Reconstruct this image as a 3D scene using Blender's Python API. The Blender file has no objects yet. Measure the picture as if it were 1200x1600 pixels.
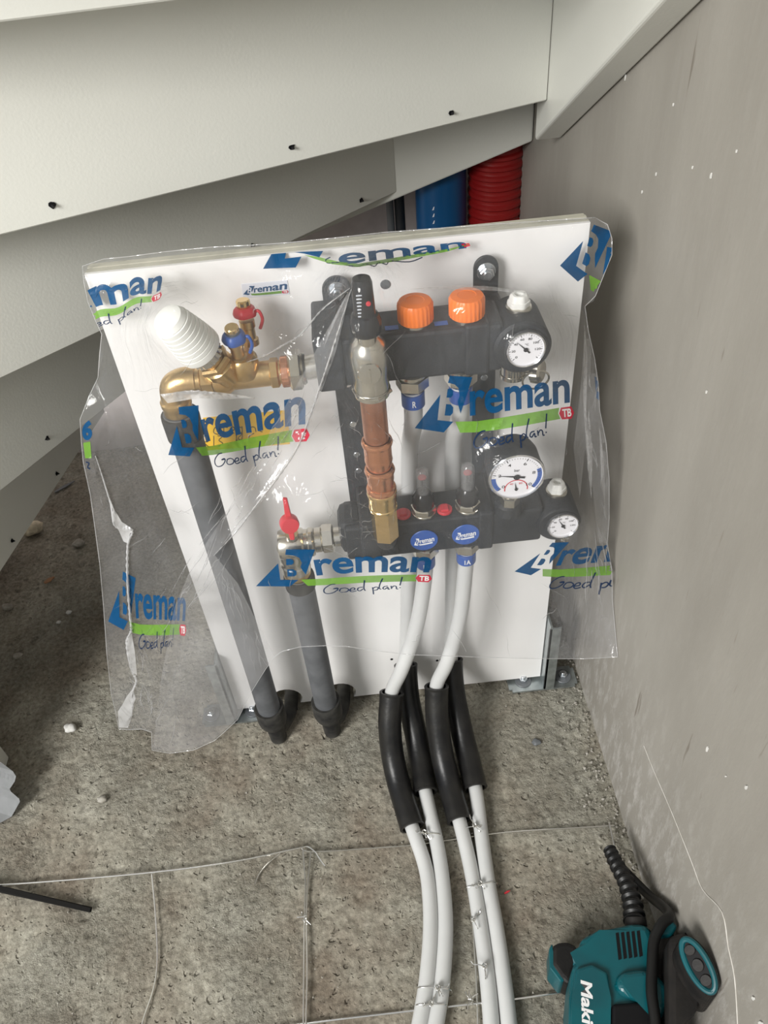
import bpy, bmesh, math, random
import numpy as np
from mathutils import Vector, Matrix, Quaternion, noise
from mathutils.bvhtree import BVHTree
from mathutils.geometry import delaunay_2d_cdt, intersect_point_quad_2d

random.seed(7)
SC = bpy.context.scene
COL = SC.collection
V = Vector
PI = math.pi

# ------------------------------------------------------------------ camera
CAM = V((0.0084, -0.7498, 1.1245))
PITCH, ROLL, YAW, FPX = 0.7551, -0.096, 0.0153, 1243.6
fw = V((math.sin(YAW)*math.cos(PITCH), math.cos(YAW)*math.cos(PITCH), -math.sin(PITCH)))
r0 = V((math.cos(YAW), -math.sin(YAW), 0)); u0 = r0.cross(fw)
rt = math.cos(ROLL)*r0 + math.sin(ROLL)*u0
up = -math.sin(ROLL)*r0 + math.cos(ROLL)*u0
cd = bpy.data.cameras.new('camera'); cam = bpy.data.objects.new('camera', cd); COL.objects.link(cam)
cam.matrix_world = Matrix(((rt.x, up.x, -fw.x, CAM.x), (rt.y, up.y, -fw.y, CAM.y), (rt.z, up.z, -fw.z, CAM.z), (0, 0, 0, 1)))
cd.sensor_fit = 'VERTICAL'; cd.sensor_height = 32.0; cd.lens = 32.0*FPX/1600.0; cd.clip_start = 0.02
SC.camera = cam

# ------------------------------------------------------------------ world and daylight
w = bpy.data.worlds.new('world'); SC.world = w; w.use_nodes = True
w.node_tree.nodes['Background'].inputs[0].default_value = (0.93, 0.97, 1.0, 1)
w.node_tree.nodes['Background'].inputs[1].default_value = 0.54
def area(name, loc, aim, sx, sy, power, col):
    l = bpy.data.lights.new(name, 'AREA'); l.shape = 'RECTANGLE'; l.size = sx; l.size_y = sy; l.energy = power; l.color = col
    o = bpy.data.objects.new(name, l); COL.objects.link(o); o.location = loc
    o.rotation_euler = (V(aim)-V(loc)).to_track_quat('-Z', 'Y').to_euler()
    return o
area('window_daylight', (-1.9, -2.3, 2.0), (0.0, -0.1, 0.3), 1.0, 1.3, 136, (1.0, 0.985, 0.95))
SC.view_settings.view_transform = 'Standard'; SC.view_settings.look = 'None'
SC.view_settings.gamma = 1; SC.view_settings.exposure = 0.0; SC.view_settings.use_curve_mapping = False

# ------------------------------------------------------------------ measuring helpers
def ray(px, py): return fw + rt*((px-600)/FPX) - up*((py-800)/FPX)
def P(px, py, D):                       # point on the upright plane y = -D
    d = ray(px, py); return CAM + d*((-D-CAM.y)/d.y)
def F(px, py, z=0.0):                   # point on the level plane at height z
    d = ray(px, py); return CAM + d*((z-CAM.z)/d.z)
def WX(px, py, x):                      # point on the upright plane at x
    d = ray(px, py); return CAM + d*((x-CAM.x)/d.x)
WALLX = 0.315

# ------------------------------------------------------------------ materials
def mat(name, col, rough=0.5, metal=0.0, noise_amt=0.0, noise_scale=40, bump=0.0, bump_scale=200, col2=None, trans=0, spec=0.5, coat=0):
    m = bpy.data.materials.new(name); m.use_nodes = True; nt = m.node_tree; b = nt.nodes['Principled BSDF']
    b.inputs['Base Color'].default_value = (*col, 1); b.inputs['Roughness'].default_value = rough
    b.inputs['Metallic'].default_value = metal; b.inputs['Specular IOR Level'].default_value = spec
    b.inputs['Coat Weight'].default_value = coat
    if trans: b.inputs['Transmission Weight'].default_value = trans
    tc = nt.nodes.new('ShaderNodeTexCoord')
    n = nt.nodes.new('ShaderNodeTexNoise'); n.inputs['Scale'].default_value = noise_scale; n.inputs['Detail'].default_value = 6
    nt.links.new(tc.outputs['Object'], n.inputs['Vector'])
    mr = nt.nodes.new('ShaderNodeMapRange'); mr.inputs[1].default_value = 0.35; mr.inputs[2].default_value = 0.65
    nt.links.new(n.outputs['Fac'], mr.inputs[0])
    mx = nt.nodes.new('ShaderNodeMix'); mx.data_type = 'RGBA'
    c2 = col2 if col2 else tuple(c*(1-noise_amt) for c in col)
    mx.inputs[6].default_value = (*col, 1); mx.inputs[7].default_value = (*c2, 1)
    nt.links.new(mr.outputs[0], mx.inputs[0]); nt.links.new(mx.outputs[2], b.inputs['Base Color'])
    if bump:
        n2 = nt.nodes.new('ShaderNodeTexNoise'); n2.inputs['Scale'].default_value = bump_scale; n2.inputs['Detail'].default_value = 4
        nt.links.new(tc.outputs['Object'], n2.inputs['Vector'])
        bp = nt.nodes.new('ShaderNodeBump'); bp.inputs['Strength'].default_value = bump; bp.inputs['Distance'].default_value = 0.001
        nt.links.new(n2.outputs['Fac'], bp.inputs['Height']); nt.links.new(bp.outputs[0], b.inputs['Normal'])
    return m

M = {}
M['paint'] = mat('stair_paint', (0.72, 0.72, 0.67), 0.38, noise_amt=0.03, noise_scale=6, bump=0.15, bump_scale=300)
M['board'] = mat('board_white', (0.86, 0.85, 0.84), 0.35, noise_amt=0.02, noise_scale=10)
M['layer'] = mat('board_edge', (0.62, 0.60, 0.50), 0.7, noise_amt=0.25, noise_scale=30)
M['black'] = mat('black_composite', (0.020, 0.023, 0.028), 0.55, noise_amt=0.25, noise_scale=60, bump=0.5, bump_scale=400)
M['gloss_black'] = mat('gloss_black', (0.012, 0.012, 0.013), 0.18)
M['rubber'] = mat('dusty_rubber', (0.014, 0.014, 0.015), 0.65, spec=0.3, noise_scale=35, col2=(0.06, 0.058, 0.052), bump=0.4, bump_scale=250)
M['bend'] = mat('bend_black', (0.008, 0.008, 0.009), 0.36, spec=0.35, noise_scale=28, col2=(0.022, 0.021, 0.019), bump=0.25, bump_scale=200)
M['steel'] = mat('black_coated_steel', (0.035, 0.04, 0.046), 0.45, noise_amt=0.3, noise_scale=50)
M['nickel'] = mat('nickel', (0.62, 0.59, 0.52), 0.24, 0.95, noise_amt=0.1)
M['zinc'] = mat('zinc_plate', (0.50, 0.55, 0.56), 0.36, 0.85, noise_amt=0.35, noise_scale=70)
M['bolt'] = mat('bolt_zinc', (0.66, 0.69, 0.72), 0.25, 0.95)
M['brass'] = mat('brass', (0.68, 0.47, 0.22), 0.28, 0.92, noise_amt=0.2, bump=0.2)
M['brass_bright'] = mat('brass_bright', (0.80, 0.58, 0.28), 0.22, 0.95)
M['copper'] = mat('copper', (0.64, 0.30, 0.19), 0.30, 0.92, noise_amt=0.25, noise_scale=45)
M['copper_bright'] = mat('copper_bright', (0.80, 0.38, 0.22), 0.22, 0.95)
M['orange'] = mat('orange_plastic', (0.90, 0.20, 0.018), 0.38)
M['white_plastic'] = mat('white_plastic', (0.82, 0.82, 0.79), 0.35)
M['hand_white'] = mat('handwheel_white', (0.86, 0.86, 0.82), 0.4)
M['red_plastic'] = mat('red_plastic', (0.58, 0.035, 0.05), 0.4)
M['blue_plastic'] = mat('blue_plastic', (0.03, 0.10, 0.38), 0.4)
M['grey_pipe'] = mat('grey_insulation', (0.085, 0.090, 0.097), 0.6, noise_scale=30, col2=(0.13, 0.135, 0.145), bump=0.3, bump_scale=150)
M['pex'] = mat('white_tube', (0.60, 0.605, 0.60), 0.32, noise_amt=0.03)
M['pex'].node_tree.nodes['Principled BSDF'].inputs['Subsurface Weight'].default_value = 0.15
M['pex'].node_tree.nodes['Principled BSDF'].inputs['Subsurface Radius'].default_value = (0.004, 0.004, 0.004)
M['glass'] = None
M['dial'] = mat('dial_white', (0.80, 0.79, 0.82), 0.4)
M['ink_black'] = mat('ink_black', (0.006, 0.006, 0.007), 0.6, spec=0.2)
M['chrome'] = mat('chrome', (0.75, 0.75, 0.76), 0.12, 1.0)
M['wire'] = mat('galvanised_wire', (0.72, 0.71, 0.68), 0.22, 0.95)
M['teal'] = mat('teal_plastic', (0.0, 0.092, 0.110), 0.36, noise_scale=25, col2=(0.003, 0.072, 0.088))
M['tool_black'] = mat('tool_rubber', (0.009, 0.0085, 0.0085), 0.55, spec=0.3, noise_scale=30, col2=(0.024, 0.021, 0.019), bump=0.3)
M['cable'] = mat('cable_black', (0.008, 0.008, 0.008), 0.42, spec=0.35)
M['duct_red'] = mat('duct_red', (0.26, 0.010, 0.010), 0.38)
M['duct_blue'] = mat('duct_blue', (0.005, 0.075, 0.21), 0.35)
M['duct_grey'] = mat('duct_grey', (0.14, 0.15, 0.16), 0.4)
M['dark_strip'] = mat('dark_strip', (0.007, 0.0065, 0.006), 0.8, spec=.2)
M['channel'] = mat('grey_channel', (0.42, 0.43, 0.44), 0.4, noise_amt=0.15)
M['stone'] = mat('stone', (0.74, 0.66, 0.50), 0.9, noise_scale=60, col2=(0.34, 0.29, 0.21), bump=0.6)
M['rubble'] = mat('rubble', (0.42, 0.40, 0.36), 0.95, noise_scale=90, col2=(0.26, 0.24, 0.20), bump=0.6)
M['chalk'] = mat('white_debris', (0.72, 0.71, 0.68), 0.85, noise_amt=0.2)
M['wood'] = mat('wood_splinter', (0.36, 0.19, 0.10), 0.8)
M['yellow'] = mat('yellow_label', (0.90, 0.55, 0.04), 0.5)
M['label'] = mat('label_white', (0.72, 0.75, 0.82), 0.35)
M['pink_wall'] = mat('back_wall', (0.62, 0.56, 0.55), 0.8, noise_amt=0.1)
M['mortar'] = mat('mortar_line', (0.52, 0.50, 0.45), 0.9, noise_scale=80, col2=(0.66, 0.64, 0.60))
M['pl_blue'] = mat('lettering_blue', (0.008, 0.12, 0.33), 0.4)
M['pl_white'] = mat('lettering_white', (0.85, 0.86, 0.88), 0.4)

def film(name, haze, tint, rough=0.12, strength=0.35, gl=0.12):
    m = bpy.data.materials.new(name); m.use_nodes = True; nt = m.node_tree; nt.nodes.clear(); N = nt.nodes.new; L = nt.links.new
    out = N('ShaderNodeOutputMaterial'); tr = N('ShaderNodeBsdfTransparent'); tr.inputs[0].default_value = (*tint, 1)
    df = N('ShaderNodeBsdfDiffuse'); df.inputs[0].default_value = (0.86, 0.86, 0.87, 1)
    tl = N('ShaderNodeBsdfTranslucent'); tl.inputs[0].default_value = (0.86, 0.86, 0.87, 1)
    md = N('ShaderNodeMixShader'); md.inputs[0].default_value = 0.4; L(df.outputs[0], md.inputs[1]); L(tl.outputs[0], md.inputs[2])
    g = N('ShaderNodeBsdfGlossy'); g.inputs['Roughness'].default_value = rough
    tc = N('ShaderNodeTexCoord')
    n1 = N('ShaderNodeTexNoise'); n1.inputs['Scale'].default_value = 9; n1.inputs['Detail'].default_value = 5
    L(tc.outputs['Object'], n1.inputs['Vector'])
    mr = N('ShaderNodeMapRange'); mr.inputs[1].default_value = 0.3; mr.inputs[2].default_value = 0.7
    mr.inputs[3].default_value = haze*0.65; mr.inputs[4].default_value = haze*1.4; L(n1.outputs['Fac'], mr.inputs[0])
    m1 = N('ShaderNodeMixShader'); L(mr.outputs[0], m1.inputs[0]); L(tr.outputs[0], m1.inputs[1]); L(md.outputs[0], m1.inputs[2])
    # crinkles: stretched noise for fine wrinkles
    mp = N('ShaderNodeMapping'); mp.inputs['Rotation'].default_value = (0, 0.5, 0); mp.inputs['Scale'].default_value = (1.0, 1.0, 0.35)
    L(tc.outputs['Object'], mp.inputs['Vector'])
    n2 = N('ShaderNodeTexNoise'); n2.inputs['Scale'].default_value = 42; n2.inputs['Detail'].default_value = 3; n2.inputs['Distortion'].default_value = 1.2
    L(mp.outputs[0], n2.inputs['Vector'])
    ab = N('ShaderNodeMath'); ab.operation = 'SUBTRACT'; ab.inputs[1].default_value = 0.5; L(n2.outputs['Fac'], ab.inputs[0])
    a2 = N('ShaderNodeMath'); a2.operation = 'ABSOLUTE'; L(ab.outputs[0], a2.inputs[0])
    a3 = N('ShaderNodeMath'); a3.operation = 'POWER'; a3.inputs[1].default_value = 0.6; L(a2.outputs[0], a3.inputs[0])
    bp = N('ShaderNodeBump'); bp.inputs['Strength'].default_value = strength; bp.inputs['Distance'].default_value = 0.006
    L(a3.outputs[0], bp.inputs['Height']); L(bp.outputs[0], g.inputs['Normal']); L(bp.outputs[0], df.inputs['Normal'])
    fr = N('ShaderNodeLayerWeight'); fr.inputs['Blend'].default_value = 0.5; L(bp.outputs[0], fr.inputs['Normal'])
    fp = N('ShaderNodeMath'); fp.operation = 'POWER'; fp.inputs[1].default_value = 4.5; L(fr.outputs['Facing'], fp.inputs[0])
    fm = N('ShaderNodeMath'); fm.operation = 'MULTIPLY_ADD'; fm.inputs[1].default_value = 0.55; fm.inputs[2].default_value = gl; fm.use_clamp = True
    L(fp.outputs[0], fm.inputs[0])
    m2 = N('ShaderNodeMixShader'); L(fm.outputs[0], m2.inputs[0]); L(m1.outputs[0], m2.inputs[1]); L(g.outputs[0], m2.inputs[2])
    L(m2.outputs[0], out.inputs[0]); return m
M['film'] = film('bag_film', 0.075, (0.985, 0.985, 0.99), 0.10, 0.30, 0.035)
M['film_back'] = film('bag_film_back', 0.09, (0.975, 0.975, 0.98), 0.12, 0.25, 0.04)
M['fold'] = film('bag_fold', 0.72, (0.97, 0.97, 0.97), 0.10, 0.5, 0.15)  # near-opaque white film that carries the painted glints; the hem shares it
M['fold_soft'] = film('bag_crinkle', 0.30, (0.97, 0.97, 0.97), 0.10, 0.5, 0.12)  # paler film for fine crinkles and for painted soft highlights
M['film_inner'] = film('bag_film_double', 0.16, (0.98, 0.98, 0.985), 0.10, 0.45, 0.06)
M['glass'] = film('clear_tube', 0.14, (0.93, 0.94, 0.94), 0.04, 0.0, 0.06)
def ink(name, col, a=0.90):
    m = bpy.data.materials.new(name); m.use_nodes = True; nt = m.node_tree; b = nt.nodes['Principled BSDF']
    b.inputs['Base Color'].default_value = (*col, 1); b.inputs['Roughness'].default_value = 0.3; b.inputs['Specular IOR Level'].default_value = 0.25; b.inputs['Alpha'].default_value = a
    return m
M['p_blue'] = ink('print_blue', (0.0015, 0.066, 0.180), 0.95); M['p_green'] = ink('print_green', (0.15, 0.33, 0.04), 0.86)
M['p_red'] = ink('print_red', (0.56, 0.012, 0.045), 0.92); M['p_navy'] = ink('print_navy', (0.006, 0.025, 0.075), 0.93)
M['p_white'] = ink('print_white', (0.85, 0.85, 0.86), 0.95)
M['p_grey'] = ink('print_marker', (0.10, 0.09, 0.04), 0.75)

def concrete_floor():
    m = bpy.data.materials.new('rough_concrete'); m.use_nodes = True; nt = m.node_tree; N = nt.nodes.new; L = nt.links.new
    b = nt.nodes['Principled BSDF']; b.inputs['Roughness'].default_value = 0.93; b.inputs['Specular IOR Level'].default_value = 0.2
    tc = N('ShaderNodeTexCoord')
    n = N('ShaderNodeTexNoise'); n.inputs['Scale'].default_value = 5; n.inputs['Detail'].default_value = 8; n.inputs['Roughness'].default_value = 0.65
    L(tc.outputs['Object'], n.inputs['Vector'])
    cr = N('ShaderNodeValToRGB'); e = cr.color_ramp.elements
    e[0].position = 0.34; e[0].color = (0.215, 0.180, 0.140, 1); e[1].position = 0.68; e[1].color = (0.42, 0.405, 0.345, 1)
    k = cr.color_ramp.elements.new(0.5); k.color = (0.315, 0.293, 0.240, 1)
    L(n.outputs['Fac'], cr.inputs[0])
    n2 = N('ShaderNodeTexNoise'); n2.inputs['Scale'].default_value = 160; n2.inputs['Detail'].default_value = 6; n2.inputs['Roughness'].default_value = 0.7
    L(tc.outputs['Object'], n2.inputs['Vector'])
    r2 = N('ShaderNodeMapRange'); r2.inputs[1].default_value = 0.3; r2.inputs[2].default_value = 0.7; r2.inputs[3].default_value = 0.62; r2.inputs[4].default_value = 1.32
    L(n2.outputs['Fac'], r2.inputs[0])
    mu = N('ShaderNodeMix'); mu.data_type = 'RGBA'; mu.blend_type = 'MULTIPLY'; mu.inputs[0].default_value = 1
    L(cr.outputs[0], mu.inputs[6]); L(r2.outputs[0], mu.inputs[7]); L(mu.outputs[2], b.inputs['Base Color'])
    # pits of two sizes plus a sandy crust
    nd = N('ShaderNodeTexNoise'); nd.inputs['Scale'].default_value = 70; L(tc.outputs['Object'], nd.inputs['Vector'])
    ad = N('ShaderNodeVectorMath'); ad.operation = 'MULTIPLY_ADD'; ad.inputs[1].default_value = (0.014, 0.014, 0.014)
    L(nd.outputs['Color'], ad.inputs[0]); L(tc.outputs['Object'], ad.inputs[2])
    hs_ = []
    for sc_, rad, pick in ((62, 0.26, 0.55), (135, 0.30, 0.45)):
        v = N('ShaderNodeTexVoronoi'); v.inputs['Scale'].default_value = sc_; L(ad.outputs[0], v.inputs['Vector'])
        r3 = N('ShaderNodeMapRange'); r3.inputs[1].default_value = rad; r3.inputs[2].default_value = rad*.35; r3.interpolation_type = 'SMOOTHSTEP'; L(v.outputs['Distance'], r3.inputs[0])
        se = N('ShaderNodeSeparateColor'); L(v.outputs['Color'], se.inputs[0])
        gt = N('ShaderNodeMath'); gt.operation = 'GREATER_THAN'; gt.inputs[1].default_value = pick; L(se.outputs[0], gt.inputs[0])
        mm = N('ShaderNodeMath'); mm.operation = 'MULTIPLY'; L(r3.outputs[0], mm.inputs[0]); L(gt.outputs[0], mm.inputs[1]); hs_.append(mm)
    n4 = N('ShaderNodeTexNoise'); n4.inputs['Scale'].default_value = 60; n4.inputs['Detail'].default_value = 9; n4.inputs['Roughness'].default_value = 0.68
    L(tc.outputs['Object'], n4.inputs['Vector'])
    # the crust is coarser in patches
    n5 = N('ShaderNodeTexNoise'); n5.inputs['Scale'].default_value = 5.5; n5.inputs['Detail'].default_value = 3; L(tc.outputs['Object'], n5.inputs['Vector'])
    r5 = N('ShaderNodeMapRange'); r5.inputs[1].default_value = .42; r5.inputs[2].default_value = .62; r5.inputs[3].default_value = .45; r5.inputs[4].default_value = 1.9; L(n5.outputs['Fac'], r5.inputs[0])
    c4 = N('ShaderNodeMath'); c4.operation = 'MULTIPLY'; L(n4.outputs['Fac'], c4.inputs[0]); L(r5.outputs[0], c4.inputs[1])
    s1 = N('ShaderNodeMath'); s1.operation = 'MULTIPLY_ADD'; s1.inputs[1].default_value = -0.42; L(hs_[0].outputs[0], s1.inputs[0]); L(c4.outputs[0], s1.inputs[2])
    s2 = N('ShaderNodeMath'); s2.operation = 'MULTIPLY_ADD'; s2.inputs[1].default_value = -0.24; L(hs_[1].outputs[0], s2.inputs[0]); L(s1.outputs[0], s2.inputs[2])
    bp = N('ShaderNodeBump'); bp.inputs['Strength'].default_value = 1.0; bp.inputs['Distance'].default_value = 0.0085
    L(s2.outputs[0], bp.inputs['Height']); L(bp.outputs[0], b.inputs['Normal'])
    return m
M['floor'] = concrete_floor()

def concrete_wall():
    m = bpy.data.materials.new('smooth_concrete'); m.use_nodes = True; nt = m.node_tree; N = nt.nodes.new; L = nt.links.new
    b = nt.nodes['Principled BSDF']; b.inputs['Roughness'].default_value = 0.62; b.inputs['Specular IOR Level'].default_value = 0.35
    tc = N('ShaderNodeTexCoord')
    mp = N('ShaderNodeMapping'); mp.inputs['Scale'].default_value = (1, 2.2, 0.7); L(tc.outputs['Object'], mp.inputs['Vector'])
    n = N('ShaderNodeTexNoise'); n.inputs['Scale'].default_value = 3.0; n.inputs['Detail'].default_value = 7; L(mp.outputs[0], n.inputs['Vector'])
    cr = N('ShaderNodeValToRGB'); e = cr.color_ramp.elements
    e[0].position = 0.3; e[0].color = (0.270, 0.252, 0.222, 1); e[1].position = 0.72; e[1].color = (0.350, 0.330, 0.295, 1)
    L(n.outputs['Fac'], cr.inputs[0])
    # pale scuffs, densest in the half metre above the floor
    mp2 = N('ShaderNodeMapping'); mp2.inputs['Scale'].default_value = (1, 6, 1.6); mp2.inputs['Rotation'].default_value = (0.35, 0, 0)
    L(tc.outputs['Object'], mp2.inputs['Vector'])
    n2 = N('ShaderNodeTexNoise'); n2.inputs['Scale'].default_value = 13; n2.inputs['Detail'].default_value = 9; n2.inputs['Roughness'].default_value = 0.75
    L(mp2.outputs[0], n2.inputs['Vector'])
    r2 = N('ShaderNodeMapRange'); r2.inputs[1].default_value = 0.49; r2.inputs[2].default_value = 0.70; L(n2.outputs['Fac'], r2.inputs[0])
    sp = N('ShaderNodeSeparateXYZ'); L(tc.outputs['Object'], sp.inputs[0])
    r3 = N('ShaderNodeMapRange'); r3.inputs[1].default_value = 0.36; r3.inputs[2].default_value = 0.05; r3.inputs[3].default_value = 0.06; r3.inputs[4].default_value = 0.85
    L(sp.outputs['Z'], r3.inputs[0])
    mm = N('ShaderNodeMath'); mm.operation = 'MULTIPLY'; L(r2.outputs[0], mm.inputs[0]); L(r3.outputs[0], mm.inputs[1])
    mx = N('ShaderNodeMix'); mx.data_type = 'RGBA'; L(mm.outputs[0], mx.inputs[0]); L(cr.outputs[0], mx.inputs[6])
    mx.inputs[7].default_value = (0.58, 0.56, 0.54, 1)
    # a few dark drip marks
    mp3 = N('ShaderNodeMapping'); mp3.inputs['Scale'].default_value = (1, 9, 1.1); mp3.inputs['Rotation'].default_value = (0.25, 0, 0); L(tc.outputs['Object'], mp3.inputs['Vector'])
    n3 = N('ShaderNodeTexNoise'); n3.inputs['Scale'].default_value = 8; n3.inputs['Detail'].default_value = 3; L(mp3.outputs[0], n3.inputs['Vector'])
    r4 = N('ShaderNodeMapRange'); r4.inputs[1].default_value = 0.70; r4.inputs[2].default_value = 0.76; r4.inputs[4].default_value = 0.6; L(n3.outputs['Fac'], r4.inputs[0])
    mx2 = N('ShaderNodeMix'); mx2.data_type = 'RGBA'; L(r4.outputs[0], mx2.inputs[0]); L(mx.outputs[2], mx2.inputs[6]); mx2.inputs[7].default_value = (0.14, 0.115, 0.09, 1)
    L(mx2.outputs[2], b.inputs['Base Color'])
    bp = N('ShaderNodeBump'); bp.inputs['Strength'].default_value = 0.25; bp.inputs['Distance'].default_value = 0.002
    L(n2.outputs['Fac'], bp.inputs['Height']); L(bp.outputs[0], b.inputs['Normal'])
    return m
M['wall'] = concrete_wall()

# ------------------------------------------------------------------ object helpers
WPOS = {}
def thing(name, label, cat, loc, group=None):
    o = bpy.data.objects.new(name, None); COL.objects.link(o); o.location = loc; o.empty_display_size = 0.02
    o['label'] = label; o['category'] = cat
    if group: o['group'] = group
    WPOS[o.name] = V(loc); return o
def tag(o, label, cat, group=None):
    o['label'] = label; o['category'] = cat
    if group: o['group'] = group
    return o
def link(name, me, parent, origin):
    o = bpy.data.objects.new(name, me); COL.objects.link(o); WPOS[o.name] = V(origin)
    if parent: o.parent = parent; o.location = V(origin)-WPOS[parent.name]
    else: o.location = origin
    return o
class MB:
    """collects shapes in one bmesh; build() links them as ONE mesh object"""
    def __init__(s): s.bm = bmesh.new()
    def poly(s, vs, fs, smooth=False):
        bv = [s.bm.verts.new(v) for v in vs]
        for f in fs:
            try: q = s.bm.faces.new([bv[i] for i in f]); q.smooth = smooth
            except ValueError: pass
        return bv
    def box(s, a, b, bev=0.0, rot=None):
        x0, y0, z0 = a; x1, y1, z1 = b
        x0, x1 = min(x0, x1), max(x0, x1); y0, y1 = min(y0, y1), max(y0, y1); z0, z1 = min(z0, z1), max(z0, z1)
        vs = [V((x, y, z)) for z in (z0, z1) for y in (y0, y1) for x in (x0, x1)]
        if rot is not None:
            c = V(((x0+x1)/2, (y0+y1)/2, (z0+z1)/2)); vs = [c+rot@(v-c) for v in vs]
        bv = s.poly(vs, [(0, 2, 3, 1), (4, 5, 7, 6), (0, 1, 5, 4), (2, 6, 7, 3), (0, 4, 6, 2), (1, 3, 7, 5)])
        if bev:
            es = list({e for v in bv for e in v.link_edges})
            r = bmesh.ops.bevel(s.bm, geom=es, offset=bev, segments=2, affect='EDGES', profile=0.5)
        return s
    def prism(s, pts, off, bev=0.0, seg=2):     # pts: 3D polygon, off: extrusion vector
        off = V(off); n = len(pts)
        bv = s.poly([V(p) for p in pts]+[V(p)+off for p in pts],
                    [tuple(range(n))[::-1], tuple(range(n, 2*n))]+[(i, (i+1) % n, (i+1) % n+n, i+n) for i in range(n)])
        if bev:
            es = list({e for v in bv for e in v.link_edges})
            bmesh.ops.bevel(s.bm, geom=es, offset=bev, segments=seg, affect='EDGES', profile=0.5)
        return s
    def lathe(s, prof, org, axis, n=32, smooth=True, rib=0, ribamp=0.0, ribsel=None, phase=0.0):
        axis = V(axis).normalized(); a = axis.orthogonal().normalized(); b = axis.cross(a); org = V(org)
        rings = []
        for k, (r, h) in enumerate(prof):
            if r <= 1e-6: rings.append([s.bm.verts.new(org+axis*h)]); continue
            row = []
            for i in range(n):
                t = 2*PI*i/n+phase; rr = r
                if rib and (ribsel is None or k in ribsel): rr = r*(1+ribamp*(1 if (i*rib//n*2 + (1 if (i*rib % n) > n/2 else 0)) % 2 else 0)) if False else r*(1+ribamp*math.cos(rib*t))
                row.append(s.bm.verts.new(org+axis*h+(a*math.cos(t)+b*math.sin(t))*rr))
            rings.append(row)
        for r1, r2 in zip(rings[:-1], rings[1:]):
            if len(r1) == 1 and len(r2) == 1: continue
            for i in range(n):
                j = (i+1) % n
                if len(r1) == 1: f = s.bm.faces.new((r1[0], r2[i], r2[j]))
                elif len(r2) == 1: f = s.bm.faces.new((r1[i], r1[j], r2[0]))
                else: f = s.bm.faces.new((r1[i], r1[j], r2[j], r2[i]))
                f.smooth = smooth
        return s
    def cyl(s, a, b, r, n=28, r2=None, ch=0.0006, smooth=True):
        a = V(a); b = V(b); L = (b-a).length; r2 = r if r2 is None else r2; c = min(ch, L/3)
        return s.lathe([(0, 0), (r-c, 0), (r, c), (r2, L-c), (r2-c, L), (0, L)], a, b-a, n, smooth)
    def hexn(s, a, b, r):
        a = V(a); b = V(b); L = (b-a).length; c = r*0.1
        return s.lathe([(0, 0), (r*0.86, 0), (r, c), (r, L-c), (r*0.86, L), (0, L)], a, b-a, 6, False)
    def tube(s, pts, r, n=10, caps=True, smooth=True, radii=None):
        pts = [V(p) for p in pts]; m = len(pts); prev = None; rings = []
        for i, p in enumerate(pts):
            d = (pts[min(i+1, m-1)]-pts[max(i-1, 0)]).normalized()
            if prev is None: a = d.orthogonal().normalized()
            else: a = (prev-d*prev.dot(d)).normalized()
            prev = a; b = d.cross(a); rr = radii[i] if radii else r
            rings.append([s.bm.verts.new(p+(a*math.cos(2*PI*k/n)+b*math.sin(2*PI*k/n))*rr) for k in range(n)])
        for r1, r2 in zip(rings[:-1], rings[1:]):
            for k in range(n):
                f = s.bm.faces.new((r1[k], r1[(k+1) % n], r2[(k+1) % n], r2[k])); f.smooth = smooth
        if caps: s.bm.faces.new(rings[0][::-1]); s.bm.faces.new(rings[-1])
        return s
    def build(s, name, m, parent=None, auto=35):
        bmesh.ops.recalc_face_normals(s.bm, faces=s.bm.faces)
        vs = s.bm.verts; c = V((0, 0, 0))
        if len(vs):
            lo = V([min(v.co[i] for v in vs) for i in range(3)]); hi = V([max(v.co[i] for v in vs) for i in range(3)])
            c = V(((lo.x+hi.x)/2, (lo.y+hi.y)/2, lo.z))
        for v in vs: v.co -= c
        if auto:
            for e in s.bm.edges:
                if len(e.link_faces) == 2 and e.calc_face_angle(0) > math.radians(auto): e.smooth = False
        me = bpy.data.meshes.new(name); s.bm.to_mesh(me); s.bm.free()
        for mm in (m if isinstance(m, list) else [m]): me.materials.append(mm)
        return link(name, me, parent, c)
def spline(pts, sub=8, closed=False):
    pts = [V(p) for p in pts]; out = []; n = len(pts)
    for i in range(n-1):
        p0 = pts[max(i-1, 0)]; p1 = pts[i]; p2 = pts[i+1]; p3 = pts[min(i+2, n-1)]
        for k in range(sub):
            t = k/sub
            out.append(0.5*((2*p1)+(p2-p0)*t+(2*p0-5*p1+4*p2-p3)*t*t+(3*p1-p0-3*p2+p3)*t**3))
    out.append(pts[-1]); return out

# text outlines turned to triangles in the unit box of the text
_tx = {}
def text_tris(txt, bold=0.0, shear=0.0):
    key = (txt, bold, shear)
    if key in _tx: return _tx[key]
    cu = bpy.data.curves.new('t', 'FONT'); cu.body = txt; cu.offset = bold; cu.shear = shear; cu.fill_mode = 'FRONT'; cu.resolution_u = 5
    o = bpy.data.objects.new('t', cu); COL.objects.link(o)
    dg = bpy.context.evaluated_depsgraph_get(); dg.update()
    me = bpy.data.meshes.new_from_object(o.evaluated_get(dg)); me.calc_loop_triangles()
    vs = [(v.co.x, v.co.y) for v in me.vertices]; ts = [tuple(t.vertices) for t in me.loop_triangles]
    bpy.data.objects.remove(o); bpy.data.meshes.remove(me)
    x0 = min(v[0] for v in vs); x1 = max(v[0] for v in vs); y0 = min(v[1] for v in vs); y1 = max(v[1] for v in vs)
    vs = [((x-x0)/(x1-x0), (y-y0)/(y1-y0)) for x, y in vs]
    _tx[key] = (vs, ts); return _tx[key]

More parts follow.
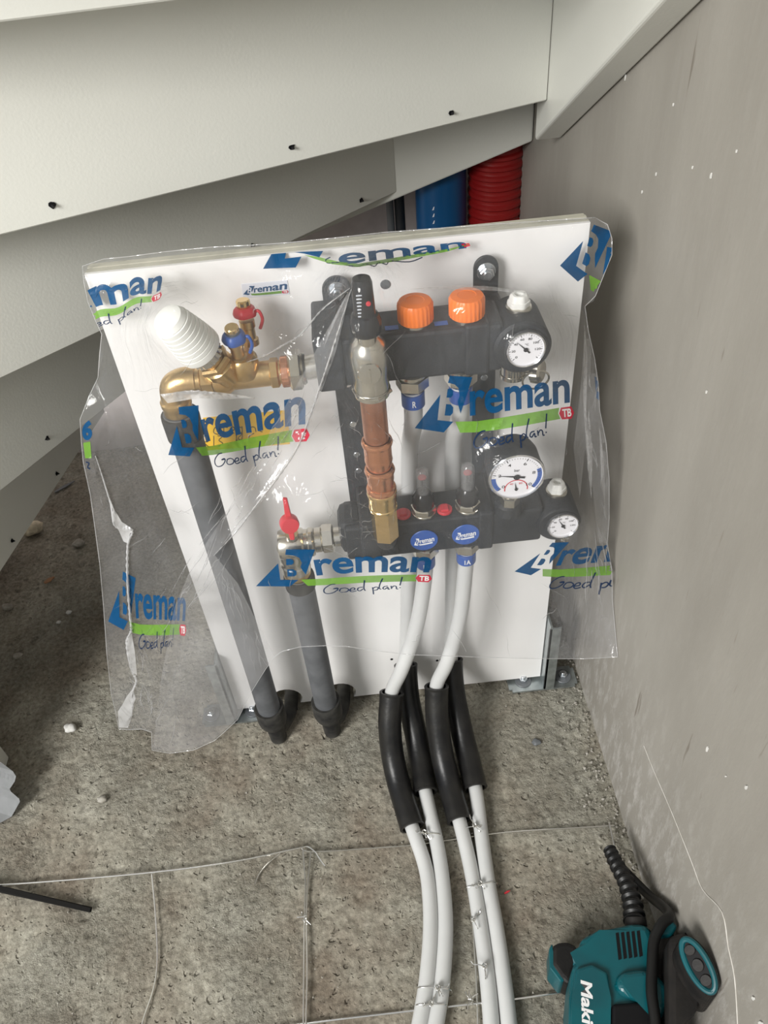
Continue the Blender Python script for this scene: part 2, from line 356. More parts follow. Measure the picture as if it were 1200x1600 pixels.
def flat_text(mb, txt, c, ex, ey, wd, ht, bold=0.0, shear=0.0, mi=0):   # text mesh in the plane (ex, ey) centred at c
    vs, ts = text_tris(txt, bold, shear); c = V(c); ex = V(ex).normalized(); ey = V(ey).normalized()
    bv = [mb.bm.verts.new(c+ex*((x-.5)*wd)+ey*((y-.5)*ht)) for x, y in vs]
    for t in ts:
        try: f = mb.bm.faces.new([bv[i] for i in t]); f.material_index = mi
        except ValueError: pass

# ================================================================== THE SETTING
def struct(o): o['kind'] = 'structure'; return o
# rough concrete floor, really uneven
def make_floor():
    x0, x1, y0, y1, st = -1.1, 0.34, -0.70, 0.80, 0.0036
    nx = int((x1-x0)/st); ny = int((y1-y0)/st); xs = np.linspace(x0, x1, nx); ys = np.linspace(y0, y1, ny)
    vs = []
    for y in ys:
        for x in xs:
            h = noise.noise(V((x*9, y*9, 3)))*0.0022 + noise.noise(V((x*38, y*38, 1)))*0.0010
            h += noise.noise(V((x*75, y*75, 7)))*0.0009; h += max(0, noise.noise(V((x*95, y*95, 5)))-0.12)*-0.0065 + max(0, noise.noise(V((x*120, y*120, 9)))-0.25)*0.004*max(0, 0.6+noise.noise(V((x*5, y*5, 2)))*1.4)
            vs.append((x, y, h-0.0012))
    fs = [(j*nx+i, j*nx+i+1, (j+1)*nx+i+1, (j+1)*nx+i) for j in range(ny-1) for i in range(nx-1)]
    me = bpy.data.meshes.new('floor'); me.from_pydata(vs, [], fs); me.materials.append(M['floor'])
    me.polygons.foreach_set('use_smooth', [True]*len(fs))
    return struct(link('floor', me, None, (0, 0, 0)))
floor = make_floor()
struct(MB().box((-3.2, -4.0, -0.03), (0.34, -0.70, -0.0012)).build('floor', M['floor']))
wall_right = struct(MB().box((WALLX, -1.6, -0.02), (WALLX+0.12, 0.80, 1.9)).build('wall_right', M['wall']))
wall_right.location = wall_right.location
wall_back = struct(MB().box((-1.5, 0.76, -0.02), (WALLX, 0.88, 1.9)).build('wall_back', M['pink_wall']))
struct(MB().box((-1.62, 0.02, -0.02), (-1.5, 0.88, 1.9)).build('wall_left', M['pink_wall']))  # unseen wall, added to keep light off the floor under the stairs
struct(MB().box((-1.62, 0.02, 1.9), (WALLX+.12, 0.88, 2.0)).build('ceiling', M['paint']))  # unseen cover, added with that wall to close off light from outside
# thin mortar line that runs along the wall just above the floor
mp = [WX(u, v, WALLX-0.0006) for u, v in [(1006, 1165), (1022, 1205), (1050, 1270), (1080, 1345), (1098, 1390), (1128, 1425), (1138, 1480), (1148, 1530), (1153, 1610)]]
mb = MB(); mb.tube(spline(mp, 4), 0.0006, 6); ln = mb.build('mortar_line', M['mortar'], wall_right)
# little mortar crusts, nail heads and scratches on the wall
mb = MB()
for u, v, s in [(978, 120, 3), (1105, 612, 2), (1167, 1230, 3), (1112, 275, 2.4), (1004, 300, 1.6), (1106, 1170, 4), (1135, 1213, 1.4), (1083, 262, 1.4), (1190, 1600, 6), (1178, 1560, 4), (1026, 272, 1.5), (1053, 163, 1.5), (1152, 236, 1.3)]:
    p = WX(u, v, WALLX-0.0004)
    pts = [p+V((0, math.cos(a)*0.0005*s*random.uniform(.6, 1.2), math.sin(a)*0.0010*s*random.uniform(.6, 1.3))) for a in [k*PI/4 for k in range(8)]]
    mb.prism(pts, (-0.0012, 0, 0))
o = mb.build('mortar_spatter', M['chalk'], wall_right); o['kind'] = 'stuff'
# concrete crumbs along the foot of the wall: nobody could count them
mb = MB()
for i in range(420):
    y = random.uniform(-0.5, 0.25); x = WALLX-abs(random.gauss(0, 0.022))-0.003; r = random.uniform(0.0012, 0.0035)
    q = Quaternion((random.random()-.5, random.random()-.5, random.random()-.5, random.random()-.5)).normalized()
    vs = [V((x, y, r*0.5))+q@(V(d)*r*random.uniform(.6, 1.1)) for d in [(1, 0, 0), (-1, 0, 0), (0, 1, 0), (0, -1, 0), (0, 0, 1), (0, 0, -1)]]
    mb.poly(vs, [(0, 2, 4), (2, 1, 4), (1, 3, 4), (3, 0, 4), (2, 0, 5), (1, 2, 5), (3, 1, 5), (0, 3, 5)])
for i in range(700):
    x = random.uniform(-0.75, 0.3); y = random.uniform(-0.5, 0.3)
    if noise.noise(V((x*4, y*4, 8))) < -0.05 and random.random() < .75: continue
    r = random.uniform(0.0008, 0.0022)
    q = Quaternion((random.random()-.5, random.random()-.5, random.random()-.5, random.random()-.5)).normalized()
    vs = [V((x, y, r*0.5))+q@(V(d)*r*random.uniform(.6, 1.1)) for d in [(1, 0, 0), (-1, 0, 0), (0, 1, 0), (0, -1, 0), (0, 0, 1), (0, 0, -1)]]
    mb.poly(vs, [(0, 2, 4), (2, 1, 4), (1, 3, 4), (3, 0, 4), (2, 0, 5), (1, 2, 5), (3, 1, 5), (0, 3, 5)])
o = mb.build('concrete_crumbs', M['rubble']); o['kind'] = 'stuff'; tag(o, 'tiny grey concrete crumbs scattered over the rough floor', 'rubble')

# ------------------------------------------------------------------ staircase seen from behind and below
NEW = V((-0.655, -0.07, 0))
st = thing('staircase', 'white painted winding staircase seen from behind and below, over the board', 'staircase', (NEW.x, NEW.y, 0))
YF = 0.528
def level_line(p, q, z, xa, xb, yb=None):
    a = F(*p, z); b = F(*q, z); d = b-a
    A = a+d*((xa-a.x)/d.x)
    B = a+d*((yb-a.y)/d.y) if yb is not None else a+d*((xb-a.x)/d.x)
    return A, B
zs = {'E': 0.26, 'D': 0.44, 'C': P(620, 300, -YF).z, 'B': 0.8012, 'A': 1.0, 'T': 1.19}
LN = {}
LN['A'] = level_line((0, 35), (280, 0), zs['A'], -0.64, 0.277)
LN['B'] = level_line((0, 368), (855, 157), zs['B'], -0.63, 0.277)
LN['C'] = level_line((0, 592), (620, 300), zs['C'], -0.60, 0, YF)
LN['D'] = level_line((0, 768), (130, 665), zs['D'], -0.60, 0, YF)
LN['E'] = level_line((0, 895), (126, 702), zs['E'], -0.62, 0, YF)
order = ['E', 'D', 'C', 'B', 'A', 'T']
TH = 0.016
for k in range(5):
    a, b = LN[order[k]]; z0 = zs[order[k]]; z1 = zs[order[k+1]]
    d = (b-a).normalized(); n = V((-d.y, d.x, 0))      # away from the camera
    if n.y < 0 and abs(n.y) > abs(n.x): n = -n
    if order[k] in 'DE' and n.x > 0: n = -n
    mb = MB(); mb.prism([a, b, b+n*TH, a+n*TH], (0, 0, z1-z0-0.001), 0.0015, 1)
    mb.build('riser', M['paint'], st)
for k in range(5):                                     # tread k joins riser k (top) with riser k+1 (foot)
    a, b = LN[order[k]]; z = zs[order[k+1]]
    if k < 4: c, e = LN[order[k+1]]
    else: c = V((-0.62, -0.33, 0)); e = V((0.277, -0.33, 0))
    m_ = V((-(e-c).y, (e-c).x, 0)).normalized()*TH*.9
    if m_.y < 0 and abs(m_.y) > abs(m_.x): m_ = -m_
    if order[k] == 'E' and m_.x > 0: m_ = -m_
    pts = [V((a.x, a.y, z)), V((b.x, b.y, z)), V((e.x+m_.x, e.y+m_.y, z)), V((c.x+m_.x, c.y+m_.y, z))]
    if order[k] == 'C': pts.insert(2, V((0.277, YF, z)))
    if k == 4: continue
    n = V((-(b-a).normalized().y, (b-a).normalized().x, 0))
    if n.y < 0: n = -n
    mb = MB(); mb.prism([p+V((0, 0, 0.0)) for p in pts], (0, 0, 0.018)); mb.build('tread', M['paint'], st)
# stringer on the right wall: falls away from the camera and ends above the board
mb = MB(); s0 = V((0.277, 0.366, 0.735)); s1 = V((0.277, -0.60, 0.735+0.966*0.59))
G0 = WX(835, 220, 0.277); G1 = WX(1035, 0, 0.277); sl = (G1.z-G0.z)/(G1.y-G0.y)
e1 = V((0.277, -1.30, G0.z+sl*(-1.30-G0.y)))
mb.prism([V((0.277, G0.y, G0.z)), e1, e1+V((0, 0, 0.34)), V((0.277, G0.y, G0.z+0.40))], (WALLX-0.278, 0, 0), 0.004, 3)
mb.build('wall_stringer', M['paint'], st)
f0 = P(830, 222, -YF); f1 = P(450, 383, -YF); sl = (f1.z-f0.z)/(f1.x-f0.x)
xa, xb = WALLX-0.001, -0.72
mb = MB(); za = f0.z+sl*(xa-f0.x); zb = f0.z+sl*(xb-f0.x)
mb.prism([V((xa, YF, za)), V((xb, YF, zb)), V((xb, YF, zb+0.26)), V((xa, YF, za+0.30))], (0, 0.038, 0), 0.003, 2)
mb.build('back_stringer', M['paint'], st)
mb = MB(); mb.box((NEW.x-.035, NEW.y-.035, 0), (NEW.x+.035, NEW.y+.035, 1.25), 0.003); mb.build('newel_post', M['paint'], st)
# the flight goes on above the camera, and down to the floor beyond the newel
yk, zk_ = -0.085, 1.19
for k in range(5):
    y2 = yk-.235
    MB().box((-.655, y2-.02, zk_), (.277, yk, zk_+.024)).build('tread', M['paint'], st)
    MB().box((-.655, y2-.002, zk_+.024), (.277, y2+.014, zk_+.185)).build('riser', M['paint'], st)
    yk = y2; zk_ += .185
MB().prism([V((-.675, -.10, 1.02)), V((-.675, -1.35, 1.98)), V((-.675, -1.35, 2.28)), V((-.675, -.10, 1.32))], (.038, 0, 0), .003, 2).build('inner_stringer', M['paint'], st)
MB().prism([V((-.69, -.09, .02)), V((-.69, -.09, .62)), V((-1.75, -.09, .10)), V((-1.75, -.09, 0.0))], (0, .038, 0), .003, 2).build('lower_stringer', M['paint'], st)
MB().prism([V((-.69, -.05, .08)), V((-1.05, .50, .08)), V((-1.06, .49, .08)), V((-.70, -.06, .08))], (0, 0, .18)).build('riser', M['paint'], st)
MB().prism([V((-.64, -.05, .26)), V((-.58, .50, .26)), V((-1.05, .50, .26)), V((-.69, -.05, .26))], (0, 0, -.018)).build('tread', M['paint'], st)
# screw tips that poke out through torn paint
for u, v, k in [(82, 320, 'B'), (456, 230, 'B'), (705, 176, 'B'), (73, 685, 'D'), (564, 313, 'C'), (394, 384, 'C'), (88, 740, 'E'), (18, 845, 'E')]:
    a, b = LN[k]; n = V((-(b-a).y, (b-a).x, 0)).normalized(); d = ray(u, v)
    p = CAM+d*((a-CAM).dot(n)/d.dot(n))
    if n.dot(CAM-p) < 0: n = -n
    mb = MB(); t = (b-a).normalized()
    rr = [p+n*0.0004+t*(math.cos(q)*random.uniform(.0022, .0046))+V((0, 0, math.sin(q)*random.uniform(.0022, .0046))) for q in [i*PI/5 for i in range(10)]]
    mb.prism(rr, n*0.0007)
    mb.lathe([(0.0019, 0), (0.0016, 0.003), (0.0019, 0.0035), (0, 0.007)], p, n, 8)
    mb.build('screw_tip', M['ink_black'], st)

# ------------------------------------------------------------------ ducts behind the board
def z_at(u, v, D): return P(u, v, D).z
YD = -0.625
xr0 = P(731, 300, YD).x; xr1 = P(818, 300, YD).x; rr = (xr1-xr0)/2; xc = (xr0+xr1)/2
prof = [(0, 0)]; h = 0
while h < 0.86:
    prof += [(rr*0.92, h), (rr*0.93, h+0.003), (rr, h+0.006), (rr, h+0.011), (rr*0.93, h+0.014)]; h += 0.0165
prof.append((0, h))
tag(MB().lathe(prof, (xc, -YD, 0), (0, 0, 1), 40).build('corrugated_duct', M['duct_red']), 'thick red corrugated duct standing behind the board in the wall corner', 'duct')
xb0 = P(650, 330, YD).x; xb1 = P(728, 330, YD).x
t = thing('service_duct', 'smooth dark blue duct with faint white print behind the board', 'duct', ((xb0+xb1)/2, -YD, 0))
rb = (xb1-xb0)/2
MB().lathe([(0, 0), (rb, 0), (rb, 0.80), (0, 0.80)], ((xb0+xb1)/2, -YD, 0), (0, 0, 1), 40).build('pipe', M['duct_blue'], t)
mb = MB(); cx = (xb0+xb1)/2
for k, z in enumerate([0.50, 0.512, 0.522, 0.536, 0.548, 0.56]):
    a = -PI/2-0.42
    c = V((cx+math.cos(a)*(rb+.0006), -YD+math.sin(a)*(rb+.0006), z)); ex = V((-math.sin(a), math.cos(a), 0))
    mb.poly([c-ex*0.0022, c+ex*0.001+V((0, 0, .001)), c+ex*0.002+V((0, 0, .007)), c+ex*0.0005+V((0, 0, .0062))], [(0, 1, 2, 3)])
mb.build('faded_print', M['label'], t)
for i, (ua, ub, lab) in enumerate([(606, 618, 'pale end of grey conduit behind the board, farther from the blue duct'), (619, 635, 'dark grey conduit behind the board, between pale conduit and blue duct')]):
    x0 = P(ua, 350, YD).x; x1 = P(ub, 350, YD).x
    tag(MB().lathe([(0, 0), ((x1-x0)/2, 0), ((x1-x0)/2, 0.72), (0, 0.72)], ((x0+x1)/2, -YD+0.02, 0), (0, 0, 1), 24).build('conduit', M['duct_grey'] if i == 0 else M['black']), lab, 'pipe', 'conduits behind the board')

# ================================================================== MOUNTING BOARD
BZ0, BZ1, BT = 0.012, 0.7793, 0.024
board = thing('mounting_board', 'white faced layered board that carries the pipework, standing on two brackets', 'board', (0, 0, BZ0))
H1 = P(447, 1088, 0); H2 = P(531, 1078, 0)
def outline(y, inset=0.0):
    pts = [V((-0.25+inset, y, BZ0))]
    for hc in (H1, H2):
        r = 0.0255; c = V((hc.x, y, 0.027)); a0 = math.asin((BZ0-c.z)/r)
        for i in range(15):
            a = PI-a0+(a0*2-PI)*i/14
            pts.append(V((c.x+r*math.cos(a), y, c.z+r*math.sin(a))))
    pts += [V((0.25-inset, y, BZ0)), V((0.25-inset, y, BZ1-inset)), V((-0.25+inset, y, BZ1-inset))]
    return pts
MB().prism(outline(0.0), (0, 0.0035, 0)).build('white_face', M['board'], board)
yy = 0.0039
for k in range(4):
    MB().prism(outline(yy, 0.0006 if k % 2 else 0.0), (0, 0.0046, 0)).build('panel_layer', M['layer'], board); yy += 0.0051
mb = MB(); p = P(602, 444, 0); mb.cyl(p, p+V((0, -0.0012, 0)), 0.0052); mb.build('cover_cap', M['duct_grey'], board)
mb = MB()
for u, v in [(562, 585), (612, 1030), (683, 1032), (704, 1020)]:
    p = P(u, v, 0); mb = MB(); mb.cyl(p+V((0, .0005, 0)), p+V((0, -0.0008, 0)), 0.0022, 14); mb.build('drill_hole', M['ink_black'], board)

# ------------------------------------------------------------------ logo, drawn once in a square of its own
GL = {'p_blue': 0, 'p_green': 1, 'p_red': 2, 'p_navy': 3, 'p_white': 4}
def quad_text(bm, txt, TL, TR, BR, BL, bold, mi, shear=0.0):
    vs, ts = text_tris(txt, bold, shear)
    bv = []
    for x, y in vs:
        t = V(TL).lerp(V(TR), x); b = V(BL).lerp(V(BR), x); q = b.lerp(t, y); bv.append(bm.verts.new((q.x, q.y, 0)))
    for t in ts:
        try: f = bm.faces.new([bv[i] for i in t]); f.material_index = mi
        except ValueError: pass
def fill(bm, pts, mi):
    vv, ee, ff, *_ = delaunay_2d_cdt([V(p) for p in pts], [], [list(range(len(pts)))], 1, 1e-4)
    bv = [bm.verts.new((v.x, v.y, 0)) for v in vv]
    for f in ff:
        try: q = bm.faces.new([bv[i] for i in f]); q.material_index = mi
        except ValueError: pass
def stroke(bm, pts, wd, mi):
    pts = [V((p[0], p[1], 0)) for p in (spline([(x, y, 0) for x, y in pts], 4) if len(pts) > 2 else pts)]; L = []
    for i, p in enumerate(pts):
        d = (V(pts[min(i+1, len(pts)-1)])-V(pts[max(i-1, 0)])); d = d.normalized() if d.length else V((1, 0, 0))
        n = V((-d.y, d.x, 0))*wd/2; L.append((bm.verts.new(V(p)+n), bm.verts.new(V(p)-n)))
    for (a, b), (c, d) in zip(L[:-1], L[1:]):
        try: f = bm.faces.new((a, b, d, c)); f.material_index = mi
        except ValueError: pass
HAND = [[(470, 452), (440, 460), (405, 500), (398, 540), (415, 560), (450, 550), (478, 518), (480, 495), (455, 505), (485, 500)],
        [(500, 500), (490, 530), (505, 545), (535, 535), (545, 510), (525, 495), (500, 502)],
        [(552, 522), (580, 512), (578, 492), (560, 500), (552, 525), (565, 538), (592, 525)],
        [(630, 480), (605, 490), (598, 515), (612, 525), (632, 500)], [(640, 405), (636, 490), (645, 522)],
        [(688, 478), (692, 520), (695, 560)], [(690, 490), (708, 472), (722, 482), (714, 505), (697, 512)],
        [(744, 375), (730, 440), (728, 485), (740, 496)],
        [(778, 455), (757, 463), (750, 485), (762, 492), (778, 468), (782, 490), (792, 486)],
        [(797, 450), (802, 484)], [(801, 470), (815, 448), (828, 455), (832, 480), (842, 478)],
        [(855, 345), (849, 438)], [(851, 458), (852, 467)]]
def logo_bm(parts='bgthr', fine=13, tagline=True):
    bm = bmesh.new()
    if 'b' in parts:
        fill(bm, [(30, 435), (190, 225), (172, 385), (270, 395), (210, 462)], 0)
        fill(bm, [(250, 108), (390, 118), (316, 345), (303, 300), (298, 268), (310, 232), (303, 185), (280, 163), (238, 152)], 0)
        fill(bm, [(236, 190), (258, 190), (270, 205), (268, 230), (255, 245), (228, 245)], 0)
        fill(bm, [(226, 285), (255, 288), (270, 305), (268, 340), (252, 358), (216, 356)], 0)
    if 't' in parts: quad_text(bm, 'reman', (372, 205), (1000, 128), (1002, 278), (374, 362), 0.024, 0)
    if 'g' in parts: fill(bm, [(283, 395), (420, 392), (560, 372), (750, 340), (935, 308), (928, 345), (942, 378), (740, 415), (540, 447), (400, 462), (312, 464)], 1)
    if 'r' in parts:
        fill(bm, [(945, 308), (1010, 299), (1028, 340), (1012, 377), (952, 382), (933, 345)], 2)
        quad_text(bm, 'TB', (952, 318), (1010, 311), (1012, 362), (956, 369), 0.03, 4)
    if 'h' in parts:
        for s in HAND: stroke(bm, s, 8.5, 3)
    bmesh.ops.triangulate(bm, faces=bm.faces)
    for _ in range(7):
        es = [e for e in bm.edges if e.calc_length() > fine*1.9]
        if not es: break
        bmesh.ops.subdivide_edges(bm, edges=es, cuts=1, use_grid_fill=False)
        bmesh.ops.triangulate(bm, faces=[f for f in bm.faces if len(f.verts) > 3])
    return bm
def homog(src, dst):
    A = []; B = []
    for (x, y), (u, v) in zip(src, dst):
        A.append([x, y, 1, 0, 0, 0, -u*x, -u*y]); B.append(u); A.append([0, 0, 0, x, y, 1, -v*x, -v*y]); B.append(v)
    h = np.linalg.solve(np.array(A, float), np.array(B, float))
    return lambda x, y: ((h[0]*x+h[1]*y+h[2])/(h[6]*x+h[7]*y+1), (h[3]*x+h[4]*y+h[5])/(h[6]*x+h[7]*y+1))
INKS = lambda: [M['p_blue'], M['p_green'], M['p_red'], M['p_navy'], M['p_white']]
REF = [(30, 435), (250, 108), (1000, 131), (1028, 340)]
def place_logo(name, parent, dst, to3d, src=REF, parts='bgthr', fine=13, warp=None):
    bm = logo_bm(parts, fine); H = homog(src, dst); dead = []
    for v in bm.verts:
        u, w_ = H(v.co.x, v.co.y)
        if warp: u, w_ = warp(u, w_)
        q = to3d(u, w_, v)
        if q is None: dead.append(v)
        else:
            k = max((f.material_index for f in v.link_faces), default=0)
            v.co = q+(CAM-q).normalized()*(.0004 if k >= 3 else (.0002 if k == 2 else 0))
    bmesh.ops.delete(bm, geom=dead, context='VERTS')
    big = [f for f in bm.faces if max(e.calc_length() for e in f.edges) > 0.03]
    bmesh.ops.delete(bm, geom=big, context='FACES')
    mb = MB(); mb.bm.free(); mb.bm = bm
    return mb.build(name, INKS(), parent, auto=0)
# small maker's label on the board
c = [P(u, v, 0.0006) for u, v in [(377, 444), (449, 438), (453, 460), (380, 466)]]
mb = MB(); mb.prism(c, (0, 0.0005, 0), 0.0002, 1); o = mb.build('adhesive_label', M['label'], board); o['label'] = 'small pale label with a blue printed logo'
place_logo('label_print', o, [(380, 460), (390, 447), (449, 443), (451, 456)], lambda u, v, q: P(u, v, 0.0010), parts='bgtr', fine=60)
# yellow marker label
c = [P(u, v, 0.0006) for u, v in [(317, 653), (449, 641), (453, 694), (322, 704)]]
mb = MB(); mb.prism(c, (0, 0.0005, 0)); o = mb.build('yellow_label', M['yellow'], board); o['label'] = 'yellow label with handwriting'
bm = bmesh.new()
for s in [[(342, 672), (336, 668), (334, 676), (342, 678), (343, 668)], [(350, 676), (350, 668), (356, 668)], [(362, 674), (367, 670), (362, 667), (359, 674), (366, 677)],
          [(378, 668), (371, 668), (371, 676), (378, 676), (378, 666), (378, 686), (368, 688)], [(386, 668), (386, 676)], [(392, 676), (392, 668), (398, 668), (400, 675)], [(408, 667), (404, 672), (410, 675)],
          [(318, 700), (318, 682), (325, 683), (325, 690), (318, 691), (327, 699)], [(334, 681), (334, 698)], [(340, 681), (347, 682), (342, 688), (348, 693), (340, 698)],
          [(370, 694), (370, 676), (378, 678), (372, 685), (380, 690), (370, 695)], [(397, 677), (389, 682), (390, 691), (398, 691), (398, 685), (394, 685)]]:
    stroke(bm, s, 1.5, 0)
for v in bm.verts: v.co = P(v.co.x, v.co.y, 0.0009)
mb = MB(); mb.bm.free(); mb.bm = bm; mb.build('marker_writing', M['p_grey'], o, auto=0)

# ------------------------------------------------------------------ floor brackets
def bracket(side, label):
    s = side; ex = 0.2515*s
    t = thing('floor_bracket', label, 'bracket', (ex, 0, 0), 'zinc floor brackets at the foot of the board')
    x0, x1 = (0.196, 0.309) if s > 0 else (-0.309, -0.207)
    mb = MB(); mb.box((x0, -0.020, 0.0005), (x1, 0.020, 0.004)); 
    es = [e for e in mb.bm.edges if abs(e.verts[0].co.z-e.verts[1].co.z) > .002]
    bmesh.ops.bevel(mb.bm, geom=es, offset=0.005, segments=4, affect='EDGES'); mb.build('base_plate', M['zinc'], t)
    z1 = 0.165
    mb = MB(); mb.box((ex, -0.0205, 0.004), (ex+0.0035*s, 0.030, z1), 0.0004); mb.box((ex, -0.0205, 0.004), (ex+0.017*s, -0.0175, z1-0.004), 0.0004)
    mb.build('upright', M['zinc'], t)
    for bx in ((0.222, 0.288) if s > 0 else (-0.294, -0.226)):
        mb = MB(); mb.cyl((bx, 0.0, 0.004), (bx, 0.0, 0.0058), 0.0135); mb.build('washer', M['duct_grey'], t)
        mb = MB(); mb.hexn((bx, 0.0, 0.0058), (bx, 0.0, 0.0125), 0.0072); mb.cyl((bx, 0, .0125), (bx, 0, .017), .004); mb.build('anchor_bolt', M['bolt'], t)
bracket(1, 'zinc floor bracket at the right foot of the board, next to the concrete wall')
bracket(-1, 'zinc floor bracket at the left foot of the board, under the bag')

# ------------------------------------------------------------------ mounting rails
def rail(x0, x1, ztop, zbot, label, bolts, holes):
    t = thing('mounting_rail', label, 'rail', ((x0+x1)/2, -0.012, zbot), 'black rails that hold the manifolds')
    r = (x1-x0)/2; c = (x0+x1)/2
    pts = [V((c+r*math.cos(a), -0.010, ztop-r+r*math.sin(a))) for a in [PI*i/12 for i in range(13)]]
    pts += [V((c+r*math.cos(a), -0.010, zbot+r+r*math.sin(a))) for a in [PI+PI*i/12 for i in range(13)]]
    mb = MB(); mb.prism(pts, (0, -0.004, 0), 0.0008, 1); mb.build('rail_strip', M['steel'], t)
    for z in (ztop-0.10, zbot+0.05):
        mb = MB(); mb.box((c-.008, -0.010, z-.01), (c+.008, 0, z+.01)); mb.build('spacer', M['steel'], t)
    for z in bolts:
        mb = MB(); mb.cyl((c, -0.014, z), (c, -0.0155, z), 0.0095); mb.hexn((c, -0.0155, z), (c, -0.022, z), 0.0075); mb.cyl((c, -.022, z), (c, -.0245, z), 0.0042, 16)
        mb.build('hex_bolt', M['bolt'], t)
    for z in holes:
        mb = MB(); mb.cyl((c, -0.0138, z), (c, -0.0158, z), 0.0040, 14); mb.build('rivet', M['bolt'], t)
RLX = (-0.021, 0.009)
rail(RLX[0], RLX[1], 0.757, 0.395, 'black steel rail on the left, behind the copper pipe', [0.742], [0.722, 0.63, 0.575, 0.53, 0.505])
rail(0.132, 0.157, 0.762, 0.395, 'black steel rail on the right, behind the large pressure gauge', [0.746], [0.718, 0.62, 0.55])

# ================================================================== MANIFOLDS
YM = -0.06
def dial(parent, c, R, big=False, ang=2.3, name='thermometer'):
    c = V(c)
    if big:
        mb = MB(); mb.lathe([(0, -0.040), (R*0.93, -0.040), (R*1.0, -0.032), (R*1.0, -0.004), (R*1.04, -0.003), (R*1.04, 0.0), (R*.96, 0.0), (R*.96, -0.002), (0, -0.002)], c, (0, -1, 0), 48)
    else:
        mb = MB(); mb.lathe([(0, -0.012), (R*0.98, -0.012), (R*1.1, -0.008), (R*1.1, -0.001), (R*1.03, 0.0), (R*.97, 0.0), (R*.97, -0.002), (0, -0.002)], c, (0, -1, 0), 40)
    g = mb.build('pressure_gauge' if big else name, M['black'], parent)
    mb = MB(); mb.lathe([(R*1.0, -0.0005), (R*1.035, 0.0008), (R*1.0, 0.002), (R*.955, 0.0012), (R*.945, -0.0012)], c, (0, -1, 0), 48); mb.build('bezel', M['chrome'], g)
    mb = MB(); mb.cyl(c+V((0, 0.0015, 0)), c+V((0, 0.0006, 0)), R*0.955, 40, ch=0.0001); mb.build('dial_face', M['dial'], g)
    ey = V((0, 0, 1)); ex = V((1, 0, 0)); f = c+V((0, 0.0003, 0))
    mb = MB(); n = 41 if big else 29
    for i in range(n):
        a = math.radians(222-264*i/(n-1)) if True else 0; maj = i % (8 if big else 4) == 0
        d = ex*math.cos(a)+ey*math.sin(a); s = ex*-math.sin(a)+ey*math.cos(a)
        r1 = R*0.88; r2 = R*(0.76 if maj else 0.82); wd = R*(0.016 if maj else 0.008)
        if big and not maj: r1 = R*.86; r2 = R*.81
        mb.poly([f+d*r1+s*wd, f+d*r1-s*wd, f+d*r2-s*wd, f+d*r2+s*wd], [(0, 1, 2, 3)])
    nums = ['0', '2', '4', '6', '8', '10'] if big else ['0', '20', '40', '60', '80', '100', '120', '']
    for i, sx in enumerate(nums):
        if not sx: continue
        a = math.radians(222-264*i/(len(nums)-1 if big else 7)); d = ex*math.cos(a)+ey*math.sin(a)
        flat_text(mb, sx, f+d*R*0.63, ex, ey, R*0.085*len(sx)+R*.03, R*0.13, 0.01)
    flat_text(mb, 'bar' if big else '°C', f+ey*R*(0.30 if big else 0.28)+ex*(0 if big else R*.05), ex, ey, R*0.2, R*0.12, 0.01)
    mb.build('scale_marks', M['ink_black'], g, auto=0)
    if big:
        for a0, a1 in ((180, 222), (-42, 20)):
            mb = MB()
            for k in range(8):
                t0 = math.radians(a0+(a1-a0)*k/8); t1 = math.radians(a0+(a1-a0)*(k+1)/8); fo = f+V((0, 0.0001, 0))
                q = [fo+(ex*math.cos(t)+ey*math.sin(t))*r for t, r in ((t0, R*.92), (t1, R*.92), (t1, R*.76), (t0, R*.76))]
                mb.poly(q, [(0, 1, 2, 3)])
            mb.build('blue_band', M['blue_plastic'], g, auto=0)
        mb = MB(); cc = f+V((0, 0, -R*0.58))
        for k in range(14):
            t0 = math.radians(190-200*k/14); t1 = math.radians(190-200*(k+1)/14)
            q = [cc+(ex*math.cos(t)+ey*math.sin(t))*r for t, r in ((t0, R*.44), (t1, R*.44), (t1, R*.40), (t0, R*.40))]
            mb.poly(q, [(0, 1, 2, 3)])
        for i, sx in enumerate(['40', '80']):
            flat_text(mb, sx, cc+ex*R*(-.18+.34*i)+ey*R*.25, ex, ey, R*.13, R*.09)
        mb.build('red_arc', M['red_plastic'], g, auto=0)
        mb = MB(); d = ex*math.cos(1.75)+ey*math.sin(1.75); s = ex*-math.sin(1.75)+ey*math.cos(1.75); fo = cc+V((0, -0.0004, 0))
        mb.prism([fo+d*R*.32, fo+s*R*.035-d*R*.08, fo-s*R*.035-d*R*.08], (0, -.0004, 0)); mb.cyl(fo, fo+V((0, -.001, 0)), R*.06, 14); mb.build('small_pointer', M['ink_black'], g)
    d = ex*math.cos(ang)+ey*math.sin(ang); s = ex*-math.sin(ang)+ey*math.cos(ang); fo = f+V((0, -0.0004, 0)); wd = R*.035
    mb = MB(); mb.prism([fo+d*R*.70, fo+s*wd, fo-d*R*.30+s*wd*1.3, fo-d*R*.30-s*wd*1.3, fo-s*wd], (0, -0.0004, 0))
    mb.cyl(fo, fo+V((0, -.0014, 0)), R*.12, 18); mb.build('pointer', M['ink_black'], g)
    return g
def nut_down(parent, x, y, z, r, tag_txt=None, mi='blue_plastic'):
    mb = MB(); mb.cyl((x, y, z), (x, y, z-0.006), r*0.85); mb.cyl((x, y, z-.006), (x, y, z-.010), r*1.02); g = mb.build('port_nipple', M['nickel'], parent)
    mb = MB(); mb.hexn((x, y, z-.010), (x, y, z-.025), r*1.16); mb.lathe([(r*.95, 0), (r*.85, .002), (r*.64, .004)], (x, y, z-.025), (0, 0, -1), 28); mb.build('clamp_nut', M['nickel'], parent)
